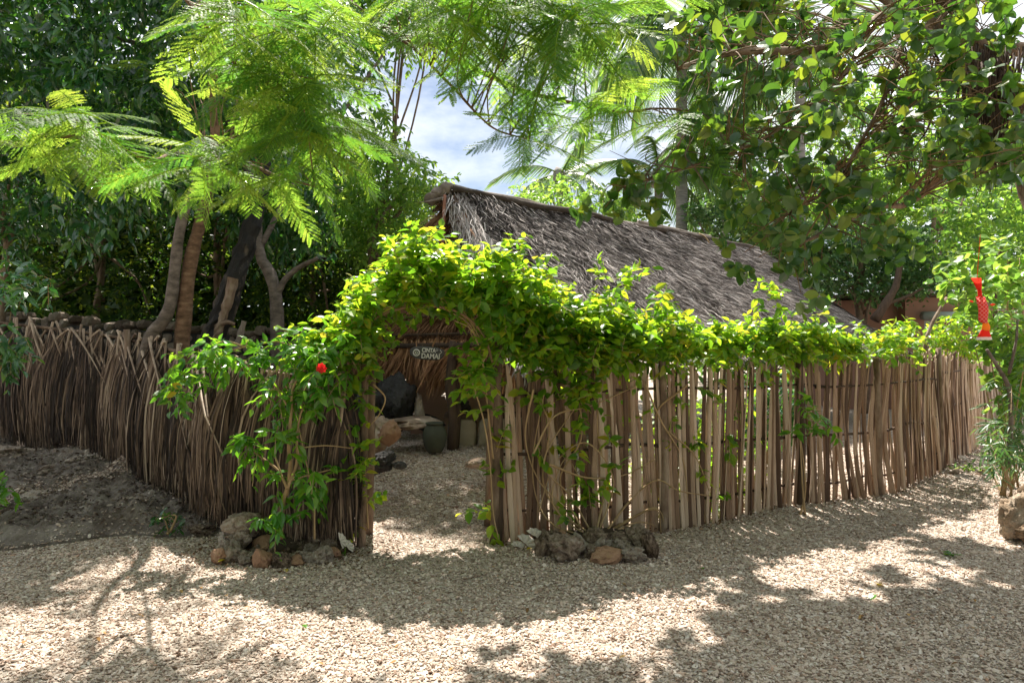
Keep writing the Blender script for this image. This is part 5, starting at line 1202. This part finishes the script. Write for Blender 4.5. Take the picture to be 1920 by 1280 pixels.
bush('papaya_sprig', 'pale green lobed sprig poking through the fence slats', 'plant', (1500, 960), 6.5, [[(1480, 750), (1520, 740), (1560, 800), (1520, 830), (1490, 800)]], 12, .10, LT_hib, M_hib, stems=2, thick=.05, z0=0)
for k, (x, y) in enumerate(((1815, 878), (1825, 874), (1806, 872), (1833, 880))):
    pass
ag = thing('spiky_plant', at(1820, 880, F * EYE / 227), 'low yellow green spiky plant on the gravel near the end of the fence', 'plant')
n_ = 34; an = RNG.uniform(0, 6.28, n_); c = at(1820, 880, F * EYE / 227); c[2] = 0.01
pp = c + np.stack([RNG.uniform(-.22, .22, n_), RNG.uniform(-.15, .15, n_), 0 * an], 1)
leafy(ag, leaf_t(.2, 4, .5, .3, .7), (pp, np.stack([np.cos(an), np.sin(an), RNG.uniform(.3, 1.1, n_)], 1), np.tile([0, 0, 1.], (n_, 1)), RNG.uniform(.10, .17, n_)), M_bright, 40)
wd_ = thing('weed', at(1640, 1050, F * EYE / 390), 'small green weed growing alone in the gravel at the right', 'weed'); c = at(1784, 1045, F * EYE / 388); c[2] = .01; wd_.location = c
n_ = 14; an = RNG.uniform(0, 6.28, n_); leafy(wd_, LT_hib, (np.tile(c, (n_, 1)) + RNG.normal(0, .015, (n_, 3)) * [1, 1, 0], np.stack([np.cos(an), np.sin(an), RNG.uniform(.1, .8, n_)], 1), np.tile([0, 0, 1.], (n_, 1)), RNG.uniform(.04, .08, n_)), M_hib, 20)
# curved bare stem at right
a2 = Acc(); limb(a2, [at(1850, 655, 7.1), at(1872, 690, 7.1), at(1892, 730, 7.1), at(1895, 800, 7.1), at(1888, 870, 7.1)], .016, .028, 18, 7); limb(a2, [at(1892, 700, 7.1), at(1905, 640, 7.1), at(1908, 600, 7.2)], .016, .01, 12, 6)
cs_ = thing('curved_branch', at(1888, 870, 7.1), 'bare curved grey branch below the red fish streamer', 'branch'); put('branch', a2.mesh(True), M_greybark, cs_)

# red fish streamer
fs = thing('fish_streamer', at(1845, 520, 7.1), 'red cloth fish streamer with a white scale net hanging in the shrub', 'streamer')
def sleeve(pts, hw_, y=7.1, tk=.012, n=10):
    a = Acc(); p = spline([at(x, yy, y) for x, yy in pts], n); w = np.interp(np.linspace(0, 1, n), np.linspace(0, 1, len(hw_)), hw_) / F * y; th = np.linspace(0, 2 * np.pi, 12, endpoint=False)
    V = (p[:, None] + np.stack([np.cos(th)[None] * w[:, None], np.sin(th)[None] * w[:, None] * .35, 0 * th[None] + 0 * w[:, None]], -1)).reshape(-1, 3); T = []
    for i in range(n - 1):
        for j in range(12): k = (j + 1) % 12; T += [(i * 12 + j, i * 12 + k, (i + 1) * 12 + k), (i * 12 + j, (i + 1) * 12 + k, (i + 1) * 12 + j)]
    a.add(V, T); return a.mesh(True), p, w
def scale_mat():
    m, n, b, o = mat_new('fish_scale'); tcn = n.nodes.new('ShaderNodeTexCoord'); mpn = n.nodes.new('ShaderNodeMapping'); mpn.inputs['Scale'].default_value = (1, 1, 1)
    g = n.nodes.new('ShaderNodeNewGeometry'); sx = n.nodes.new('ShaderNodeSeparateXYZ'); n.links.new(g.outputs['Position'], sx.inputs[0])
    def mth(op, x, y):
        q = n.nodes.new('ShaderNodeMath'); q.operation = op
        for i, s in enumerate((x, y)):
            if isinstance(s, (int, float)): q.inputs[i].default_value = s
            elif s is not None: n.links.new(s, q.inputs[i])
        return q.outputs[0]
    u = mth('ADD', sx.outputs['X'], sx.outputs['Z']); v = mth('SUBTRACT', sx.outputs['X'], sx.outputs['Z'])
    fu = mth('FRACT', mth('MULTIPLY', u, 24), None); fvv = mth('FRACT', mth('MULTIPLY', v, 24), None)
    e = mth('MAXIMUM', mth('LESS_THAN', fu, .17), mth('LESS_THAN', fvv, .17))
    mx = n.nodes.new('ShaderNodeMixRGB'); n.links.new(e, mx.inputs[0]); mx.inputs[1].default_value = (.65, .04, .03, 1); mx.inputs[2].default_value = (.75, .4, .35, 1)
    n.links.new(mx.outputs[0], b.inputs['Base Color']); b.inputs['Roughness'].default_value = .6
    t = n.nodes.new('ShaderNodeBsdfTranslucent'); n.links.new(mx.outputs[0], t.inputs[0]); ms = n.nodes.new('ShaderNodeMixShader'); ms.inputs[0].default_value = .45
    n.links.new(b.outputs[0], ms.inputs[1]); n.links.new(t.outputs[0], ms.inputs[2]); n.links.new(ms.outputs[0], o.inputs[0]); return m
me, p, w = sleeve([(1838, 556), (1844, 580), (1843, 600), (1848, 606)], [9, 10, 9, 5]); put('body', me, scale_mat(), fs)
me, p, w = sleeve([(1830, 521), (1833, 530), (1836, 542)], [10, 8, 5]); put('head', me, M_red, fs)
me, p, w = sleeve([(1848, 604), (1849, 612), (1848, 620)], [5, 8, 8]); put('tail_root', me, M_orangec, fs)
me, p, w = sleeve([(1847, 618), (1846, 626), (1845, 632)], [7, 11, 14]); put('tail', me, M_red, fs)
me, p, w = sleeve([(1845, 631.5), (1845, 637)], [14, 16]); put('tail_fringe', me, M_white, fs)
for c_, r_ in (([at(1832, 522, 7.1), at(1838, 440, 7.1)], .003), ([at(1836, 541, 7.1), at(1838, 557, 7.1)], .02)):
    a2 = Acc(); a2.tube(np.array(c_), r_, 5); put('cord', a2.mesh(), M_red, fs)
for (x, y) in ((1826, 566), (1856, 572)):
    V, T = leaf_t(.5, 3, .1, .1, .8); c = at(x, y, 7.06); xx, yy_, zz = frames(np.array([[-1 if x < 1840 else 1, -.2, .2]]), np.array([[0, -1, .3]])); V = c + .06 * (V[:, 0:1] * xx + V[:, 1:2] * yy_ + V[:, 2:3] * zz); put('fin', mesh_from(V, T, np.full(len(V), .5)), M_red, fs)

# ------------------------------------------------------------------ rocks of the planting rings
rk = []
for k in range(7):
    v, t = rock_mesh(300 + k, 4, .55, .4); rk.append(mesh_from(v, t, smooth=True)); rk[-1].materials.append(M_rock)
rko = [mesh_from(*rock_mesh(320 + k, 4, .45, .22), smooth=True) for k in range(3)]
for m in rko: m.materials.append(M_orange)
ordn = ['first', 'second', 'third', 'fourth', 'fifth', 'sixth', 'seventh', 'eighth', 'ninth', 'tenth', 'eleventh', 'twelfth', 'thirteenth', 'fourteenth', 'fifteenth']
def ring(rows, where, group):
    for (rowname, lst) in rows:
        for i, (x, y, w, h, kind) in enumerate(lst):
            Yb = F * EYE / (y + h * .42 - HZ) if rowname == 'front' else F * EYE / (1040 - HZ) + (.06 if rowname == 'middle' else .16)
            c = at(x, y, Yb); s_ = w / F * Yb / 2 * 1.2; sh = h / F * Yb / 2 * 1.28
            me = random.choice(rko if kind == 'o' else rk)
            o = put('rock', me, None, None, Matrix.Translation(Vector(c)) @ Matrix.Rotation(random.uniform(-.25, .25), 4, 'Y') @ Matrix.Diagonal((s_, s_ * .9, sh, 1)) @ Matrix.Rotation(random.uniform(0, 6.28), 4, 'Z'))
            kd = 'smooth orange stone' if kind == 'o' else 'rough pitted rock'
            tag(o, f'{kd}, {ordn[i]} from the left in the {rowname} row of the {where}', 'rock', group)
ring([('front', [(412, 1040, 30, 26, 'o'), (437, 1034, 34, 36, 'r'), (462, 1045, 30, 24, 'r'), (494, 1046, 36, 34, 'o'), (527, 1050, 34, 30, 'r'), (556, 1052, 28, 20, 'o'), (578, 1044, 30, 24, 'r'), (606, 1042, 38, 30, 'r'), (628, 1036, 24, 20, 'o'), (648, 1030, 22, 18, 'r')]),
      ('middle', [(424, 1024, 30, 26, 'r'), (448, 1012, 40, 34, 'r'), (478, 1036, 30, 26, 'r'), (510, 1036, 26, 20, 'r'), (545, 1038, 30, 24, 'r'), (588, 1032, 34, 26, 'r'), (618, 1024, 34, 28, 'r')]),
      ('upper', [(430, 1008, 42, 34, 'r'), (455, 985, 60, 42, 'r'), (500, 1020, 44, 26, 'o'), (530, 1032, 24, 18, 'r'), (570, 1026, 44, 30, 'r'), (605, 1015, 46, 30, 'r'), (634, 1006, 22, 36, 'r')])],
     'hibiscus bed rocks', 'rocks around the hibiscus bed')
ring([('front', [(1022, 1022, 36, 48, 'r'), (1060, 1030, 62, 46, 'r'), (1108, 1036, 26, 26, 'r'), (1140, 1042, 62, 28, 'o'), (1188, 1040, 44, 30, 'r'), (1216, 1026, 34, 50, 'r')]),
      ('middle', [(1040, 1012, 34, 34, 'r'), (1084, 1022, 40, 36, 'r'), (1128, 1024, 40, 34, 'r'), (1168, 1026, 40, 30, 'r'), (1204, 1016, 36, 40, 'r')]),
      ('upper', [(1056, 1004, 26, 18, 'o'), (1120, 1012, 46, 40, 'r'), (1160, 1016, 44, 30, 'r'), (1195, 1002, 46, 34, 'r')])],
     'vine bed rocks', 'rocks around the vine bed')
# soil in both beds
for (px, py, w, d_) in ((530, 1025, .62, .3), (1120, 1020, .62, .28)):
    v, t = rock_mesh(px, 3, .15, .1); Yb = F * EYE / (py - HZ) + .08; c = at(px, py, Yb); c[2] = .01
    o = put('bed_soil', mesh_from(v * [w * .72, d_ * .8, .09] + c, t, smooth=True), rough_mat('dark_soil', [(.015, .01, .007), (.05, .035, .025), (.09, .07, .05)], 8, 8, 1, .8, 20, 0, coord='Position')); o['kind'] = 'structure'
# giant clam shells
def clam(px, py, Y_, s_, rot, label):
    n1, n2 = 14, 34; V = []
    for i in range(n1):
        r = (i + 1) / n1
        for j in range(n2):
            a_ = math.pi * (j / (n2 - 1)); rr = r * (1 + .10 * r * math.cos(a_ * 10)); V.append((rr * math.cos(a_), -.35 * math.sqrt(max(0, 1 - (r * .92) ** 2)) - .05 * r * math.cos(a_ * 10), rr * math.sin(a_) * .8))
    T = []
    for i in range(n1 - 1):
        for j in range(n2 - 1): q = i * n2 + j; T += [(q, q + n2, q + n2 + 1), (q, q + n2 + 1, q + 1)]
    V = np.array(V); Vb = V + [0, .05, 0]; T = np.array(T); nb = len(V)
    rim = [(n1 - 1) * n2 + j for j in range(n2)]; R_ = []
    for j in range(n2 - 1): R_ += [(rim[j], rim[j + 1], rim[j + 1] + nb), (rim[j], rim[j + 1] + nb, rim[j] + nb)]
    me = mesh_from(np.vstack([V, Vb]), np.vstack([T, T[:, ::-1] + nb, R_]), smooth=True)
    c = at(px, py, Y_); o = put('clam_shell', me, M_shell, None, Matrix.Translation(Vector(c)) @ Matrix.Rotation(rot, 4, 'Y') @ Matrix.Rotation(.3, 4, 'X') @ Matrix.Scale(s_, 4)); tag(o, label, 'shell')
clam(971, 1022, 5.5, .055, .3, 'small white clam shell at the left tip of the vine bed')
clam(987, 1016, 5.5, .085, .7, 'largest fluted clam shell standing beside the vine bed rocks')
clam(1004, 1002, 5.55, .075, .5, 'clam shell leaning highest against the vine bed rocks')
clam(640, 1012, 5.3, .06, 1.3, 'pale clam shell behind the right end of the hibiscus bed')
clam(652, 1022, 5.3, .06, .8, 'pale clam shell closest to the foot of the arch')
# right edge rock
rock(1912, 968, 5.75, .34, .44, M_rockbrown, 'large pitted coral rock at the right edge of the path', 41, 'boulder')
rock(1945, 950, 6.1, .4, .5, M_rockbrown, 'tall rock behind the coral rock at the right edge', 43, 'boulder')
rock(1940, 1000, 5.6, .3, .22, M_rockbrown, 'low rock cut by the right edge of the picture', 44, 'boulder')
for k, (x, y, w) in enumerate(((1790, 886, .14), (1852, 884, .16), (1838, 888, .1), (1770, 862, .3), (1798, 858, .22))):
    rock(x, y, F * EYE / (y + 3 - HZ), w, .07 + .03 * (k > 2), M_rock if k != 1 else M_orange, ['small brown stone left of the spiky plant', 'flat orange stone right of the spiky plant', 'tiny brown stone between the spiky plant and the orange stone', 'long low stone at the foot of the far fence', 'dark low stone beside the long stone at the far fence'][k], 50 + k, sub=2)
# stones strewn on the bank
for k, (x, y, w) in enumerate(((60, 945, .34), (150, 880, .5), (20, 870, .5), (95, 900, .3), (300, 905, .3), (200, 870, .45), (380, 1000, .25), (30, 990, .3), (260, 950, .2), (330, 880, .35))):
    yb = {0: 6.4}.get(k, 0); Y_ = np.interp(y, [830, 1010], [8.0, 5.75]); c = at(x, y, Y_); z = float(gh(c[0], c[1])) + .05; me = random.choice(rk)
    o = put('rock', me, None, None, Matrix.Translation((c[0], c[1], z)) @ Matrix.Diagonal((w / 2, w / 2.5, w / 4.5, 1)) @ Matrix.Rotation(random.uniform(0, 6), 4, 'Z')); tag(o, ['pale rock on the bank at the left edge, below the chip strip', 'long dark rock on the bank against the foot of the palm fence', 'rock at the left edge right under the palm fence', 'rock on the bank just above the start of the chip strip', 'rock at the right upper end of the pale chip strip', 'rock on the bank behind the middle of the chip strip', 'low rock between the seedling and the hibiscus bed', 'lowest rock at the left edge where soil meets gravel', 'small rock on the grey soil below the chip strip', 'rock tucked under the palm fence fronds above the seedling'][k], 'rock')
# bank litter
n_ = 15000; x = RNG.uniform(-7, -1.6, n_); y = RNG.uniform(5.6, 8.6, n_); k = (y > 5.75 + np.clip(x + 3, 0, 3) * .42) & (np.abs(x) < .82 * y); x, y = x[k], y[k]; n_ = len(x)
z = gh(x, y) + .075 + RNG.uniform(.0, .04, n_) + np.array([bank_noise(a_, b_) for a_, b_ in zip(x, y)]); an = RNG.uniform(0, 6.28, n_)
v, t, c = scatter(LT_small, np.stack([x, y, z], 1), np.stack([np.cos(an), np.sin(an), RNG.normal(0, .3, n_)], 1), RNG.normal(0, .5, (n_, 3)) + [0, 0, 1], RNG.uniform(.015, .06, n_), RNG.uniform(0, 1, n_))
o = put('leaf_litter', mesh_from(v, t, c), rough_mat('bank_litter', [(.05, .03, .02), (.16, .12, .09), (.32, .27, .22)], 4, 3, .9, .1, tintw=1.0, coord='Position')); tag(o, 'dry leaf litter and rubble on the soil bank', 'litter', kind='stuff')

# fine litter gathered along the fence feet and round the beds
n_ = 2600; sx_ = RNG.uniform(0, 11.5, n_); q = np.array([fpos(v_) for v_ in sx_]); q[:, 1] -= np.abs(RNG.normal(0, .16, n_)) - .05; q[:, 0] += RNG.normal(0, .05, n_)
q2 = np.stack([RNG.uniform(-2.6, -.9, 900), 5.35 + RNG.normal(0, .22, 900), 0 * np.zeros(900)], 1); q = np.concatenate([q, q2]); n_ = len(q); q[:, 2] = RNG.uniform(.012, .03, n_) + gh(q[:, 0], q[:, 1]); an = RNG.uniform(0, 6.28, n_)
v, t, c = scatter(LT_small, q, np.stack([np.cos(an), np.sin(an), RNG.normal(0, .2, n_)], 1), RNG.normal(0, .4, (n_, 3)) + [0, 0, 1], RNG.uniform(.01, .035, n_), RNG.uniform(0, 1, n_))
o = put('fence_litter', mesh_from(v, t, c), M_litter); tag(o, 'crumbled dry leaves gathered at the feet of the fences', 'litter', kind='stuff')
# fallen leaves on the gravel
fm = []
for k in range(5):
    V, T = leaf_t(.45, 4, .3 * (-1) ** k, .3, .9); me = mesh_from(V, T, np.full(len(V), .5)); me.materials.append(M_litter); fm.append(me)
fy = mesh_from(*leaf_t(.55, 4, .3, .2, .9), np.full(11, .5)) if False else None
V, T = leaf_t(.55, 4, .3, .2, .9); fy = mesh_from(V, T, np.full(len(V), .5)); fy.materials.append(M_yellow)
V, T = leaf_t(.6, 4, .2, .2, .9); fgm = mesh_from(V, T, np.full(len(V), .5)); fgm.materials.append(M_hib)
def fallen(x, y, me, s_, label, group=None):
    Yg = F * EYE / (y - HZ); p = at(x, y, Yg); p[2] = .018; M = Matrix.Translation(Vector(p)) @ Matrix.Rotation(random.uniform(0, 6.28), 4, 'Z') @ Matrix.Rotation(random.uniform(-.35, .35), 4, 'X') @ Matrix.Scale(s_, 4)
    o = put('fallen_leaf', me, None, None, M); tag(o, label, 'leaf', group)
fallen(1650, 1100, fy, .09, 'bright yellow fallen leaf on the sunny gravel at the right'); fallen(1643, 1119, fgm, .08, 'pale green fallen leaf just below the yellow one'); fallen(999, 1031, fy, .07, 'yellow fallen leaf beside the clam shells')
fallen(1313, 1068, fgm, .05, 'small green fallen leaf on the shade edge right of the vine bed'); fallen(568, 1176, fgm, .05, 'small green leaf lying on the sunny gravel below the arch')
fallen(425, 1053, fy, .08, 'yellow fallen leaf at the left end of the hibiscus bed'); fallen(540, 1070, fy, .07, 'yellow leaf on the gravel below the hibiscus bed')
for k in range(90):
    x = random.uniform(20, 1900); y = random.uniform(1060, 1270); fallen(x, y, random.choice(fm), random.uniform(.015, .05), 'small dry brown leaf lying on the gravel', 'dry brown leaves scattered on the gravel')

print('tris', sum(len(o.data.polygons) for o in bpy.data.objects if o.type == 'MESH'), 'unique', sum(len(m.polygons) for m in bpy.data.meshes), 'objects', len(bpy.data.objects))
